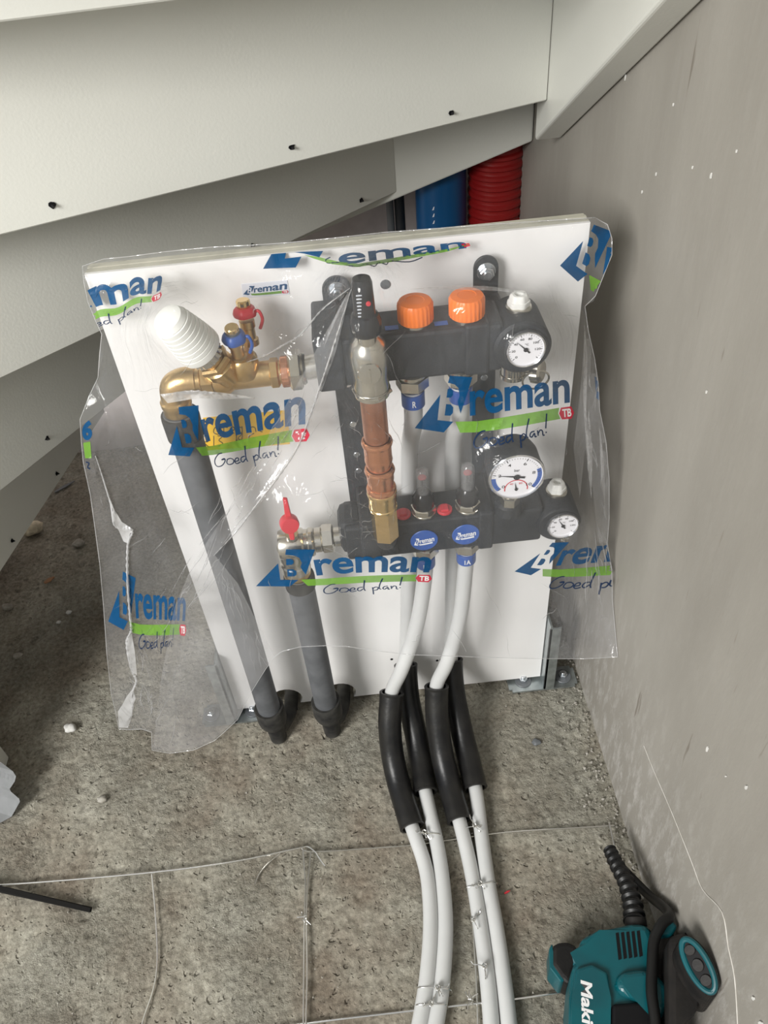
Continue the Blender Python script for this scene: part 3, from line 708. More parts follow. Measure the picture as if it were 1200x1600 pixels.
def vent_plug(parent, x, y, z):
    mb = MB(); mb.lathe([(0, 0), (.0125, 0), (.0130, .0015), (.0125, .0035), (.009, .005), (0, .005)], (x, y, z), (0, 0, 1), 28); mb.build('vent_seat', M['nickel'], parent)
    mb = MB(); mb.lathe([(.0105, .004), (.0110, .006), (.0105, .009), (.0095, .0095), (.0085, .0145), (.0070, .0160), (.0045, .0160), (.004, .012), (0, .012)], (x, y, z), (0, 0, 1), 36, rib=6, ribamp=.05)
    mb.build('vent_plug', M['white_plastic'], parent)

# ---- upper bar
um = thing('return_manifold', 'upper black manifold bar with two orange caps and one dial thermometer', 'manifold', (0.06, YM, 0.672))
UZ0, UZ1 = 0.674, 0.727
mb = MB(); mb.box((-0.033, -0.085, UZ0), (0.150, -0.035, UZ1), 0.004)
mb.box((-0.034, -0.088, UZ0-.002), (-0.006, -0.012, UZ1+.006), 0.003)
mb.box((0.112, -0.0875, UZ0-.001), (0.136, -0.033, UZ1+.003), 0.003)
mb.box((0.130, -0.05, UZ0+.004), (0.158, -0.014, UZ1-.004), 0.003)
mb.build('manifold_bar', M['black'], um)
MB().lathe([(0, 0), (.0255, 0), (.0285, .003), (.0285, .055), (.026, .058), (0, .058)], (0.168, -0.033, 0.7005), (0, -1, 0), 44).build('end_piece', M['black'], um)
dial(um, (0.1695, -0.0955, 0.7025), 0.0188, ang=2.36)
vent_plug(um, 0.1685, YM, 0.727)
for x in (0.067, 0.1165):
    prof = [(0, 0), (.0162, 0), (.0172, .0012), (.0172, .0175), (.0155, .0205), (.009, .0212), (.0085, .0208), (0, .0208)]
    mb = MB(); mb.lathe(prof, (x, -0.068, UZ1+0.004), (0, 0, 1), 120, rib=24, ribamp=.018, ribsel=(2, 3)); mb.build('orange_cap', M['orange'], um)
    mb = MB(); mb.cyl((x, -0.068, UZ1-.001), (x, -0.068, UZ1+.004), .0135); mb.build('cap_collar', M['nickel'], um)
mb = MB()
for u, v in [(612, 512), (689, 505)]:
    p = F(u, v, UZ1+.0004); mb = MB()
    mb.poly([p+V((-.0065, -.004, 0)), p+V((.0065, -.004, 0)), p+V((.0065, .004, 0)), p+V((-.0065, .004, 0))], [(0, 1, 2, 3)])
    mb.build('blue_sticker', M['blue_plastic'], um)
for x in (0.061, 0.1115): nut_down(um, x, YM, UZ0, 0.0150)
# drain tap under the end piece
mb = MB(); mb.cyl((0.166, YM, 0.674), (0.166, YM, 0.652), .0125); mb.cyl((0.166, YM, 0.654), (0.166, YM, 0.649), .0135)
mb.cyl((0.166, YM, 0.662), (0.186, -0.066, 0.660), .006); mb.build('drain_body', M['nickel'], um)
mb = MB(); mb.lathe([(0, 0), (.009, 0), (.0125, .002), (.0125, .010), (.010, .012), (0, .012)], (0.183, -0.070, 0.661), (0.75, -0.5, 0.1), 48, rib=16, ribamp=.05, ribsel=(2, 3)); mb.build('drain_knob', M['nickel'], um)
mb = MB(); c = V((0.186, -0.078, 0.654)); mb.tube([c+V((math.cos(a)*.0135, -.004*math.sin(a), math.sin(a)*.0135)) for a in [2*PI*i/28 for i in range(29)]], .0011, 8); mb.build('retaining_ring', M['nickel'], um)

# ---- lower bar
lm = thing('supply_manifold', 'lower black manifold bar with two glass flow meters and a large pressure gauge', 'manifold', (0.08, YM, 0.42))
LZ0, LZ1 = 0.424, 0.478
mb = MB(); mb.box((-0.030, -0.085, LZ0), (0.205, -0.035, LZ1), 0.004)
mb.box((-0.037, -0.080, LZ0+.004), (-0.010, -0.038, LZ1+.004), 0.009)
mb.box((-0.012, -0.0875, LZ0-.002), (0.012, -0.012, LZ1+.002), 0.003)
mb.box((0.128, -0.0875, LZ0-.003), (0.146, -0.014, LZ1+.004), 0.003)
mb.build('manifold_bar', M['black'], lm)
MB().lathe([(0, 0), (.0235, 0), (.026, .003), (.026, .055), (.024, .058), (0, .058)], (0.224, -0.033, 0.4525), (0, -1, 0), 44).build('end_piece', M['black'], lm)
dial(lm, (0.2270, -0.0945, 0.4545), 0.0182, ang=2.1)
vent_plug(lm, 0.2255, YM, 0.478)
dial(lm, (0.1645, -0.110, 0.5530), 0.0300, True, ang=2.95)
mb = MB(); mb.hexn((0.164, -0.085, .492), (0.164, -0.085, .505), .0115); mb.cyl((0.164, -.085, .505), (0.164, -.085, .526), .007)
mb.build('gauge_stem', M['nickel'], lm)
MB().lathe([(0, 0), (.017, 0), (.016, .012), (.012, .016), (0, .016)], (0.164, -0.080, LZ1-.001), (0, 0, 1), 36).build('gauge_boss', M['black'], lm)
for x in (0.0655, 0.1175):
    mb = MB(); mb.cyl((x, -.07, LZ1), (x, -.07, LZ1+.003), .0145); mb.hexn((x, -.07, LZ1+.003), (x, -.07, LZ1+.011), .0150); fm = mb.build('flow_meter', M['nickel'], lm)
    mb = MB(); mb.lathe([(0, 0), (.0125, 0), (.0130, .002), (.0125, .014), (.0098, .019), (.0085, .021), (0, .021)], (x, -.07, LZ1+.011), (0, 0, 1), 60, rib=20, ribamp=.02, ribsel=(2, 3)); mb.build('black_collar', M['gloss_black'], fm)
    mb = MB(); zb = LZ1+.032
    mb.lathe([(.0078, 0), (.0078, .026), (.0072, .031), (.005, .0335), (0, .034)], (x, -.07, zb), (0, 0, 1), 28)
    mb.lathe([(.0062, 0), (.0062, .026), (.0055, .0295), (0, .030)], (x, -.07, zb), (0, 0, 1), 28); mb.build('sight_glass', M['glass'], fm)
    mb = MB(); mb.cyl((x, -.07, zb), (x, -.07, zb+.020), .0007, 10)
    for k in range(9): mb.box((x-.003, -.0765, zb+.003+k*.0024), (x+.003, -.0761, zb+.0036+k*.0024))
    mb.build('indicator_rod', M['ink_black'], fm)
    mb = MB(); mb.cyl((x, -.07, zb+.021), (x, -.07, zb+.0225), .0050, 18); mb.build('red_float', M['red_plastic'], fm)
for x in (0.041, 0.090):
    mb = MB(); mb.cyl((x, -.072, LZ1), (x, -.072, LZ1+.004), .009); mb.box((x-.0045, -.0775, LZ1+.003), (x+.0045, -.0665, LZ1+.0065), .001); mb.build('red_clip', M['red_plastic'], lm)
for u, v in [(663, 845), (728, 836)]:
    p = P(u, v, 0.0868); mb = MB(); mb.cyl(p+V((0, .0017, 0)), p, .0165, 40); tg = mb.build('round_tag', M['blue_plastic'], lm)
    def w3(uu, vv, q, p=p): return p+V((uu*.025, -.0004, -vv*.010))
    place_logo('tag_print', tg, [(-.5, .55), (-.4, -.55), (.48, -.4), (.5, .4)], w3, parts='btg', fine=80)
    tg.children[0].data.materials.clear() if tg.children else None
    for k in range(5): tg.children[0].data.materials.append(M['pl_white'])
for x in (0.0655, 0.1175): nut_down(lm, x, YM, LZ0, 0.0150)
mb = MB(); mb.cyl((0.160, YM, LZ0), (0.160, YM, LZ0-.010), .014); mb.cyl((0.160, YM, LZ0-.010), (0.160, YM, LZ0-.013), .011); mb.build('blanking_plug', M['nickel'], lm)
mb = MB(); mb.cyl((0.226, YM, LZ0+.004), (0.226, YM, LZ0-.012), .0115); mb.cyl((0.226, YM, LZ0-.006), (0.240, -.068, LZ0-.010), .006)
mb.lathe([(0, 0), (.010, 0), (.0115, .002), (.0115, .009), (0, .010)], (0.238, -.067, LZ0-.009), (.8, -.5, -.1), 40, rib=14, ribamp=.05, ribsel=(2, 3)); mb.build('drain_body', M['nickel'], lm)

# ================================================================== BYPASS WITH COPPER PIPE
CX, CY = 0.018, -0.100
bv = thing('bypass_valve', 'upright bypass of nickel valve with black knob over a copper pipe and brass end', 'valve', (CX, CY, 0.48))
zk = lambda v, D=0.10, u=580: P(u, v, D).z
zA, zB_, zC_, zD_, zE_, zF_ = zk(500), zk(575), zk(606), zk(690), zk(765), zk(812, .10, 598)
ztop = P(562, 440, 0.112).z
mb = MB()
mb.lathe([(0, 0), (.0125, 0), (.0140, .002), (.0145, .012), (.0125, .019), (.0105, .020)], (CX, CY-.006, ztop-.054), (0, 0, 1), 60, rib=18, ribamp=.02, ribsel=(2, 3, 4))
mb.lathe([(.0105, .018), (.0100, .024), (.0093, .050), (.0080, .054), (0, .054)], (CX, CY-.006, ztop-.054), (0, 0, 1), 60, rib=24, ribamp=.015, ribsel=(1, 2))
mb.build('adjusting_knob', M['gloss_black'], bv)
mb = MB()
for k in range(7): mb.box((CX-.0062, CY-.0160, ztop-.032+k*.0034), (CX-.0035+.0004*k, CY-.0148, ztop-.0312+k*.0034))
mb.build('scale_print', M['label'], bv)
mb = MB(); mb.cyl((CX+.004, CY-.0140, ztop-.020), (CX+.004, CY-.0165, ztop-.020), .0023, 16); mb.build('red_indicator', M['red_plastic'], bv)
zn = ztop-.054
mb = MB(); mb.cyl((CX, CY-.005, zn), (CX, CY-.004, zn-.020), .0088); mb.lathe([(0, 0), (.0100, 0), (.0165, .006), (.0190, .016), (.0182, .030), (.0165, .042), (.0175, .050), (.0170, .064), (0, .064)], (CX, CY, zn-.008), (0, 0, -1), 44)
mb.lathe([(0, 0), (.0105, 0), (.0115, .002), (.0105, .004), (0, .0045)], (CX-.001, CY-.017, zn-.036), (0, -1, .1), 32)
mb.box((CX-.0016, CY-.0225, zn-.044), (CX+.0002, CY-.0215, zn-.030), .0003)
mb.cyl((CX, CY, zn-.038), (CX, -.030, zn-.038), .0155)
mb.lathe([(.0160, 0), (.0185, .002), (.0185, .012), (.016, .015)], (CX, -.088, zn-.038), (0, 1, 0), 40, rib=16, ribamp=.02)
mb.build('valve_body', M['nickel'], bv)
zb = zn-.070
mb = MB(); mb.lathe([(.0170, 0), (.0178, .001), (.0178, .004), (.0165, .005)], (CX, CY, zb+.006), (0, 0, -1), 36); mb.hexn((CX, CY, zb), (CX, CY, zC_), .0205); mb.lathe([(.0185, 0), (.0175, .003), (.0135, .004)], (CX, CY, zC_), (0, 0, -1), 36); mb.build('union_nut', M['nickel'], bv)
MB().cyl((CX, CY, zC_+.004), (CX, CY, zE_-.01), .0130, 40).build('copper_pipe', M['copper'], bv)
mb = MB()
def bead(z): mb.lathe([(.0138, -.004), (.0158, -.0028), (.0166, 0), (.0158, .0028), (.0138, .004)], (CX, CY, z), (0, 0, 1), 40)
mb.lathe([(.0146, 0), (.0146, .024)], (CX, CY, zD_-.002), (0, 0, -1), 40); bead(zD_-.001)
mb.lathe([(.0146, .0), (.0150, .004), (.0138, .009), (.0132, .013)], (CX, CY, zD_-.020), (0, 0, -1), 40)
mb.build('press_coupling', M['copper_bright'], bv)
zc2 = (zD_+zE_)/2-.006
mb = MB(); bead(zc2); mb.lathe([(.0148, 0), (.0148, .012), (.0140, .016), (.0140, .026)], (CX, CY, zc2), (0, 0, -1), 40); bead(zc2-.026); mb.build('press_socket', M['copper_bright'], bv)
zm = zE_
mb = MB(); mb.lathe([(.0140, 0), (.0162, .002), (.0168, .005), (.0160, .008), (.0160, .016), (.0150, .017), (.0150, .024), (.0158, .025), (.0158, .028), (.0120, .029)], (CX, CY, zm), (0, 0, -1), 44)
mb.hexn((CX, CY, zm-.028), (CX, CY, LZ1-.004), .0150); mb.build('brass_adapter', M['brass_bright'], bv)
# elbow into the lower bar
mb = MB(); mb.tube(spline([(CX, CY, LZ1), (CX, CY+.004, LZ1-.012), (CX, -.084, LZ1-.022), (CX, -.06, LZ1-.024)], 6), .0125, 24); mb.build('bottom_elbow', M['black'], bv)

# ================================================================== BALANCING VALVE (brass, white handwheel)
ZR = 0.6835
PX = lambda u: -.1827+(u-270)*.00066
va = thing('regulating_valve', 'brass regulating valve with a large white ribbed handwheel, left of the upper bar', 'valve', (-0.13, YM, 0.66))
xe = -0.1830
mb = MB()
mb.tube(spline([(xe, YM, ZR-.030), (xe, YM, ZR-.016), (xe+.003, YM, ZR-.004), (xe+.013, YM, ZR+.001), (xe+.026, YM, ZR+.001)], 8), .0140, 28)
mb.lathe([(.0135, 0), (.0160, .002), (.0160, .007), (.0150, .009), (.0150, .017), (0, .017)], (xe, YM, ZR-.018), (0, 0, -1), 36)
mb.build('brass_elbow', M['brass'], va)
mb = MB(); mb.cyl((xe+.022, YM, ZR), (xe+.032, YM, ZR), .0125); mb.hexn((xe+.031, YM, ZR), (xe+.045, YM, ZR), .0165); mb.lathe([(.0150, 0), (.0165, .003), (.0165, .014), (.0125, .020), (.0118, .026), (.0118, .042)], (xe+.044, YM, ZR), (1, 0, 0), 36)
x2 = PX(365)
mb.cyl((x2, YM, ZR), (PX(425), YM, ZR), .0130); mb.hexn((PX(422), YM, ZR), (PX(437), YM, ZR), .0155); mb.cyl((PX(436), YM, ZR), (PX(441), YM, ZR), .012)
mb.lathe([(0, 0), (.0150, 0), (.0158, .002), (.0150, .018), (.0120, .022), (0, .022)], (PX(386), YM, ZR+.004), (0, -.15, 1), 36)
hb = V((PX(362), YM-.004, ZR+.004)); he = P(258, 494, 0.098); ax = (he-hb).normalized(); Lh = (he-hb).length
mb.lathe([(0, 0), (.0135, 0), (.0140, .012), (.0165, .014), (.0165, .022), (.0140, .024), (.0120, .034), (.0120, .05), (0, .05)], hb, ax, 36)
mb.hexn(hb+ax*.024, hb+ax*.032, .0180)
mb.build('valve_body', M['brass'], va)
mb = MB()
for k in range(6):
    a = k*PI/3; mb.lathe([(0, 0), (.002, 0), (.002, .008), (0, .008)], hb+ax*.034+ax.orthogonal().normalized()*.0001, ax, 8)
mb.bm.free(); mb = MB()
w0 = Lh-.050; pr = [(.0175, w0-.004), (.0218, w0-.003)]; r = .0222
for k in range(8):
    h = w0+k*.0052; rr_ = .0222-.0046*(k/7)**1.3
    pr += [(rr_, h), (rr_-.0002, h+.0040), (rr_-.0013, h+.0044), (rr_-.0013, h+.0052)]
pr += [(.0165, Lh-.008), (.0145, Lh-.003), (.010, Lh-.0005), (0, Lh)]
mb.lathe([(0, w0-.004)]+pr, hb, ax, 48); mb.build('handwheel', M['hand_white'], va)
mb = MB(); mb.lathe([(.0165, 0), (.0150, .006), (.0140, .012)], hb+ax*(w0-.015), ax, 60, rib=20, ribamp=.04); mb.build('scale_ring', M['nickel'], va)
# two measuring points
tpx = PX(386)
for i, (dx, dy, dz, mt, nm, tilt) in enumerate([(-.002, -.006, 0, 'blue_plastic', 'blue_cap', -.15), (.008, .022, .006, 'red_plastic', 'red_cap', .1)]):
    b0 = V((tpx+dx, YM+dy, ZR+.022)); d = V((0, tilt, 1)).normalized()
    mb = MB(); mb.lathe([(0, 0), (.0085, 0), (.0085, .006), (.0065, .007), (.0065, .018), (.0078, .019), (.0078, .026), (0, .026)], b0, d, 28); q = mb.build('measuring_point', M['brass'], va)
    mb = MB(); mb.lathe([(.008, 0), (.0110, .001), (.0118, .004), (.0105, .008), (.0085, .010), (0, .010)], b0+d*(.024+dz), d, 36, rib=5, ribamp=.04)
    mb.tube(spline([b0+d*(.028+dz)+V((.009, 0, 0)), b0+d*(.029+dz)+V((.014, -.002, .0)), b0+d*(.026+dz)+V((.016, -.002, -.006)), b0+d*(.020+dz)+V((.012, -.001, -.010))], 5), .0017, 8)
    mb.build(nm, M[mt], q)
    mb = MB(); mb.lathe([(0, 0), (.0062, 0), (.0068, .001), (.0068, .0075), (.006, .0085), (0, .0085)], b0+d*(.033+dz), d, 40, rib=14, ribamp=.03, ribsel=(2, 3)); mb.build('tan_cap', M['brass_bright'], q)
# copper ring, nickel union, stub to the bar
mb = MB(); mb.lathe([(0, 0), (.0150, 0), (.0158, .001), (.0158, .007), (.0150, .008), (0, .008)], (PX(440), YM, ZR), (1, 0, 0), 48, rib=20, ribamp=.02); mb.build('threaded_ring', M['copper_bright'], va)
mb = MB(); mb.hexn((PX(452), YM, ZR+.001), (PX(472), YM, ZR+.001), .0210); mb.cyl((PX(471), YM, ZR+.001), (-0.032, YM, ZR+.003), .0125); mb.lathe([(.0150, 0), (.0165, .002), (.015, .004)], (PX(471), YM, ZR+.001), (1, 0, 0), 32); mb.build('union_nut', M['nickel'], va)

# ================================================================== BALL VALVE (red butterfly handle)
ZV = 0.4385
bl = thing('ball_valve', 'nickel ball valve with a red butterfly handle, left of the lower bar', 'valve', (-0.09, YM, 0.38))
xv = -0.0975
mb = MB()
mb.cyl((-.045, YM, ZV+.004), (-.030, YM, ZV+.004), .0120); mb.hexn((-.060, YM, ZV+.003), (-.045, YM, ZV+.003), .0175); mb.cyl((-.068, YM, ZV+.002), (-.060, YM, ZV+.002), .0155)
mb.lathe([(0, 0), (.0165, 0), (.0180, .002), (.0180, .006), (.0165, .008), (.0165, .012), (.0185, .014), (.0200, .022), (.0185, .032), (.0190, .040), (.0175, .043), (0, .043)], (-.0690, YM, ZV), (-1, 0, 0), 44, rib=0)
mb.lathe([(0, 0), (.0185, 0), (.0185, .016), (.0170, .018), (.0170, .026), (.0185, .028), (.0185, .040), (.0165, .042), (0, .042)], (xv, YM, ZV-.004), (0, 0, -1), 44)
mb.lathe([(.008, 0), (.008, .008), (0, .008)], (xv+.004, YM-.006, ZV+.017), (0, -.15, 1), 24)
mb.build('valve_body', M['nickel'], bl)
mb = MB(); mb.lathe([(0, 0), (.0165, 0), (.0172, .001), (.0172, .008), (.0160, .010), (0, .010)], (xv, YM, ZV-.046), (0, 0, -1), 36); mb.build('brass_tail', M['brass'], bl)
# butterfly handle: two rounded wings on a hub, turned upright
mb = MB(); h0 = P(452, 818, 0.076); zc = V((0, 0, 1))
mb.lathe([(0, -.007), (.010, -.007), (.0112, -.004), (.0112, .004), (.010, .007), (0, .007)], h0, (0.25, -1, .2), 30)
mb.prism([h0+V((-.0035, 0, .008)), h0+V((.0042, 0, .008)), h0+V((.0030, .002, .036)), h0+V((-.0018, .002, .037))], (0, .004, 0), .001)
mb.prism([h0+V((-.0032, -.004, -.009)), h0+V((.0040, -.004, -.009)), h0+V((.0032, -.006, -.022)), h0+V((-.0022, -.006, -.022))], (0, .005, 0), .001)
mb.build('red_handle', M['red_plastic'], bl)

# ================================================================== GREY INSULATED PIPES
def grey_pipe(x, ztop, zcollar, label, zend=0.088):
    t = thing('insulated_pipe', label, 'pipe', (x, YM, 0), 'grey insulated pipes down to the floor')
    mb = MB(); mb.cyl((x, YM, zend-.010), (x, YM, ztop), .0172, 40); mb.build('insulation', M['grey_pipe'], t)
    mb = MB(); mb.lathe([(.0150, 0), (.0195, .001), (.0200, .006), (.0195, zcollar), (.0176, zcollar+.001)], (x, YM, ztop), (0, 0, -1), 36); mb.build('top_collar', M['rubber'], t)
    mb = MB(); mb.lathe([(.0176, .030), (.0176, .046), (.0215, .047), (.0225, .044), (.0222, .012), (.0205, .004), (.0150, -.006), (.0140, -.016), (.0130, -.0490), (0, -.049)], (x, YM+.003, .052), (0, -.06, 1), 40)
    mb.build('rubber_boot', M['rubber'], t)
    mb = MB(); mb.tube(spline([(x+.002, YM+.004, .030), (x+.010, YM+.020, .018), (x+.018, YM+.040, .0145), (x+.021, YM+.060, .0125), (x+.022, YM+.088, .0125)], 6), .0112, 20); mb.build('bent_sleeve', M['rubber'], t)
grey_pipe(-.183, ZR-.036, .030, 'left grey insulated pipe running from the brass elbow down to the floor')
grey_pipe(-.0965, ZV-.056, .020, 'right grey insulated pipe hanging below the red handled ball valve')

# ================================================================== WHITE TUBES AND BLACK BENDS
PR = 0.0102
floor_z = PR+.0005
tubes = [
 dict(n='fl', top=[(.0655, YM, LZ0-.018), (.0640, YM, .36), (.0500, -.066, .27), (.0240, -.080, .19)], bend=[(612, 1082, .128), (609, 1130, .090), (613, 1178, .050), (624, 1228, .024), (644, 1293, .0160)],
      fl=[(662, 1345), (670, 1385), (673, 1447), (668, 1523), (658, 1589), (640, 1680)], col='supply', lab='white heating tube on the far left of the four, leaving the left lower port'),
 dict(n='rl', top=[(.061, YM, UZ0-.018), (.0600, -.056, .60), (.0560, -.022, .53), (.0500, -.018, .40), (.0400, -.018, .25)], bend=[(634, 1038, .118), (638, 1090, .078), (650, 1150, .040), (658, 1195, .022), (665, 1238, .0165)],
      fl=[(683, 1320), (692, 1381), (696, 1447), (692, 1523), (683, 1589), (664, 1680)], col='return', lab='second white heating tube from the left, coming down behind the lower bar'),
 dict(n='fr', top=[(.1175, YM, LZ0-.018), (.1165, YM, .36), (.1080, -.066, .27), (.0880, -.078, .19)], bend=[(682, 1072, .130), (683, 1120, .090), (690, 1175, .048), (702, 1225, .024), (718, 1283, .0160)],
      fl=[(732, 1340), (741, 1385), (751, 1447), (761, 1523), (767, 1589), (772, 1680)], col='supply', lab='third white heating tube from the left, leaving the right lower port'),
 dict(n='rr', top=[(.1115, YM, UZ0-.018), (.1110, -.056, .60), (.1080, -.022, .53), (.1070, -.018, .40), (.1040, -.018, .25)], bend=[(705, 1030, .120), (709, 1080, .080), (721, 1140, .042), (732, 1185, .024), (743, 1232, .0165)],
      fl=[(753, 1310), (763, 1381), (775, 1447), (786, 1523), (794, 1589), (802, 1680)], col='return', lab='rightmost white heating tube, coming down behind the lower bar')]
bl_lab = {'fl': 'black bend sleeve of the leftmost white tube, front of its pair', 'rl': 'short black bend sleeve behind and right of the leftmost sleeve',
          'fr': 'black bend sleeve at the front of the right pair', 'rr': 'rightmost black bend sleeve, behind the front one of the right pair'}
for T in tubes:
    bp = [F(u, v, z) for u, v, z in T['bend']]
    fp = [F(u, v, floor_z) for u, v in T['fl']]
    path = spline([V(p) for p in T['top']]+bp+fp, 8)
    t = thing('heating_tube', T['lab'], 'tube', (path[-1].x, path[-1].y, 0), 'white heating tubes')
    mb = MB(); mb.tube(path, PR, 18); mb.build('tube', M['pex'], t)
    x, y, z = T['top'][0]
    mb = MB(); mb.cyl((x, y, z-.013), (x, y, z-.029), PR+.0022, 30, ch=.0002); bd = mb.build('blue_collar', M['blue_plastic'], t)
    tx = {'fl': '1A', 'fr': '1A', 'rl': 'R', 'rr': 'R'}[T['n']]
    mb = MB(); flat_text(mb, tx, (x, y-PR-.0025, z-.0210), (1, 0, 0), (0, 0, 1), .0040*len(tx), .0080, .02); mb.build('collar_print', M['pl_white'], bd, auto=0)
    q = spline(bp, 8)
    BR = .0172; o = thing('bend_sleeve', bl_lab[T['n']], 'bend sleeve', (q[-1].x, q[-1].y, 0), 'black bend sleeves')
    m_ = len(q); mb = MB(); mb.tube(q, BR, 28, caps=False, radii=[BR*(1.0 if 2 < i < m_-4 else 1.02) for i in range(m_)])
    mb.tube([q[0]+(q[1]-q[0])*.15]+q[1:-1]+[q[-1]-(q[-1]-q[-2])*.15], BR-.0032, 28, caps=False)
    for e0, e1 in ((0, 1), (-1, -2)):        # rolled rim at each mouth
        d = (q[e1]-q[e0]).normalized(); mb.lathe([(BR-.0034, .0012), (BR-.0028, -.0004), (BR, -.0004), (BR+.0010, .0006), (BR+.0006, .0030)], q[e0], d, 28)
    mb.build('sleeve', M['bend'], o)
    o.children[0].location.z += 0

# ================================================================== REINFORCING WIRE MESH
def FZ(u, v, z=.0035): return F(u, v, z)
wm = thing('wire_mesh', 'thin galvanised reinforcing wire mesh lying over the concrete floor', 'wire mesh', FZ(480, 1326, 0))
runs = [([(-40, 1386), (0, 1383), (120, 1374), (240, 1363), (330, 1352), (400, 1340), (468, 1325)], .0013, .006),
        ([(470, 1325), (487, 1331), (560, 1327), (650, 1320), (720, 1310), (800, 1300), (960, 1290)], .0011, .004),
        ([(468, 1325), (481, 1323), (492, 1331), (498, 1340), (505, 1350), (508, 1353)], .0010, .007),
        ([(473, 1327), (477, 1380), (476, 1420), (475, 1500), (474, 1600), (473, 1660)], .0012, .005),
        ([(486, 1330), (481, 1380), (479, 1430), (480, 1520), (478, 1600), (477, 1660)], .0012, .005),
        ([(237, 1364), (243, 1430), (246, 1500), (240, 1545), (225, 1590), (215, 1630)], .0012, .004),
        ([(438, 1334), (420, 1348), (405, 1366), (398, 1382)], .0011, .003),
        ([(430, 1606), (520, 1594), (640, 1580), (720, 1571), (800, 1562), (890, 1549)], .0013, .004),
        ([(727, 1316), (735, 1400), (741, 1480), (745, 1560), (747, 1640)], .0012, .003),
        ([(952, 1286), (955, 1300), (962, 1330), (975, 1380)], .0014, .010)]
for pts, r, z in runs:
    MB().tube(spline([F(u, v, z) for u, v in pts], 5), r, 8).build('wire', M['wire'], wm)
# ---- tie wires
def tie(u0, v0, u1, v1, zt, label, seed, twist=True, loop=True):
    rnd = random.Random(seed); a = F(u0, v0, zt); b = F(u1, v1, zt); c = (a+b)/2
    t = thing('wire_tie', label, 'wire tie', (c.x, c.y, 0.001), 'tie wires around the white tubes')
    d = (b-a).normalized(); n = V((-d.y, d.x, 0)); half = (b-a).length/2
    if loop:
        pts = []
        for i in range(29):
            th = 2*PI*i/28; cs, sn = math.cos(th), math.sin(th)
            s = lambda x: math.copysign(abs(x)**.55, x)
            pts.append(V((c.x, c.y, PR+.0010))+d*(s(cs)*half)+V((0, 0, max(s(sn)*(PR+.0012), -PR+.0002)))+n*(.0012*math.sin(th*2)))
        MB().tube(pts, .0007, 6).build('loop', M['wire'], t)
    mb = MB(); k = c+d*half*rnd.uniform(-.2, .3); k.z = PR*2+.003
    if twist:
        mb.tube([k+d*(.003*math.cos(i*1.1))+n*(.003*math.sin(i*1.1))+V((0, 0, .0003*i)) for i in range(16)], .0007, 6)
    for q in range(3):
        ang = rnd.uniform(0, 2*PI); L = rnd.uniform(.007, .014); e = V((math.cos(ang), math.sin(ang), rnd.uniform(.0, .5)))
        mb.tube(spline([k, k+e*L*.5+V((0, 0, .002)), k+e*L+V((0, 0, -.001)), k+e*L*1.2+n*.003], 3), .0007, 6)
    mb.build('twisted_ends', M['wire'], t)
HZ = PR*1.0
tie(643, 1306, 690, 1310, PR, 'silver tie wire around the left tube pair just under its black sleeve', 1)
tie(712, 1300, 758, 1296, PR, 'silver tie wire around the right tube pair just under its black sleeve', 2)
tie(727, 1390, 777, 1384, PR, 'silver tie wire on the right tube pair, second from the sleeves', 3)
tie(728, 1445, 752, 1440, PR, 'silver tie wire on the left tube of the right pair, third from the sleeves', 4, loop=False)
tie(738, 1520, 772, 1512, PR, 'silver tie wire on the right tube pair, lowest of its four', 5, loop=False)
tie(653, 1545, 706, 1552, PR, 'silver tie wire around the left tube pair near the bottom of the picture', 6)
tie(650, 1572, 700, 1576, PR, 'silver tie wire around the left tube pair, lowest of all', 7)
def loose_tie(u, v, label, seed):
    rnd = random.Random(seed); k = F(u, v, .0085); mb = MB()
    mb.tube([k+V((.003*math.cos(i*1.1), .0008*i-.006, .003*math.sin(i*1.1))) for i in range(14)], .0007, 6)
    for q in range(4):
        e = V((rnd.uniform(-1, 1), rnd.uniform(-1, 1), rnd.uniform(0, .3))).normalized(); mb.tube(spline([k, k+e*.006, k+e*.012+V((.002, 0, -.003))], 3), .0007, 6)
    tag(mb.build('wire_tie', M['wire']), label, 'wire tie', 'tie wires on the mesh')
loose_tie(475, 1433, 'silver twist of tie wire on the double mesh wire left of the tubes', 11)
loose_tie(735, 1562, 'silver twist of tie wire on the mesh between the two tube pairs', 12)

# ================================================================== LOOSE THINGS ON THE FLOOR
def rock(name, u, v, s, m, label, cat, seed, flat=.7, group=None):
    rnd = random.Random(seed); c = F(u, v, 0); bm = bmesh.new(); bmesh.ops.create_icosphere(bm, subdivisions=3, radius=1)
    for q in bm.verts:
        f = 1+.35*noise.noise(q.co*1.3+V((seed, 0, 0)))+.12*noise.noise(q.co*4+V((seed, 3, 0)))
        q.co = V((q.co.x*f*s*1.15, q.co.y*f*s*.9, q.co.z*f*s*flat))
    lo = min(q.co.z for q in bm.verts)
    for q in bm.verts: q.co = q.co+V((c.x, c.y, -lo-.001))
    for f in bm.faces: f.smooth = True
    mb = MB(); mb.bm.free(); mb.bm = bm; tag(mb.build(name, m, auto=0), label, cat, group)
rock('stone', 53, 832, .0185, M['stone'], 'rounded tan stone lying under the lowest riser on the left', 'stone', 1)
rock('rubble_lump', 124, 851, .0105, M['rubble'], 'grey lump of rubble in the dark gap left of the bag', 'rubble', 2, .5)
rock('plaster_crumb', 111, 1140, .0085, M['chalk'], 'white plaster crumb on the bare floor left of the bag', 'crumb', 3)
rock('plaster_crumb', 108, 958, .0045, M['chalk'], 'small pale crumb on the dark floor beside the bag, farther back', 'crumb', 4)
rock('plaster_crumb', 92, 973, .0036, M['chalk'], 'tiny pale crumb left of the larger one on the dark floor', 'crumb', 5)
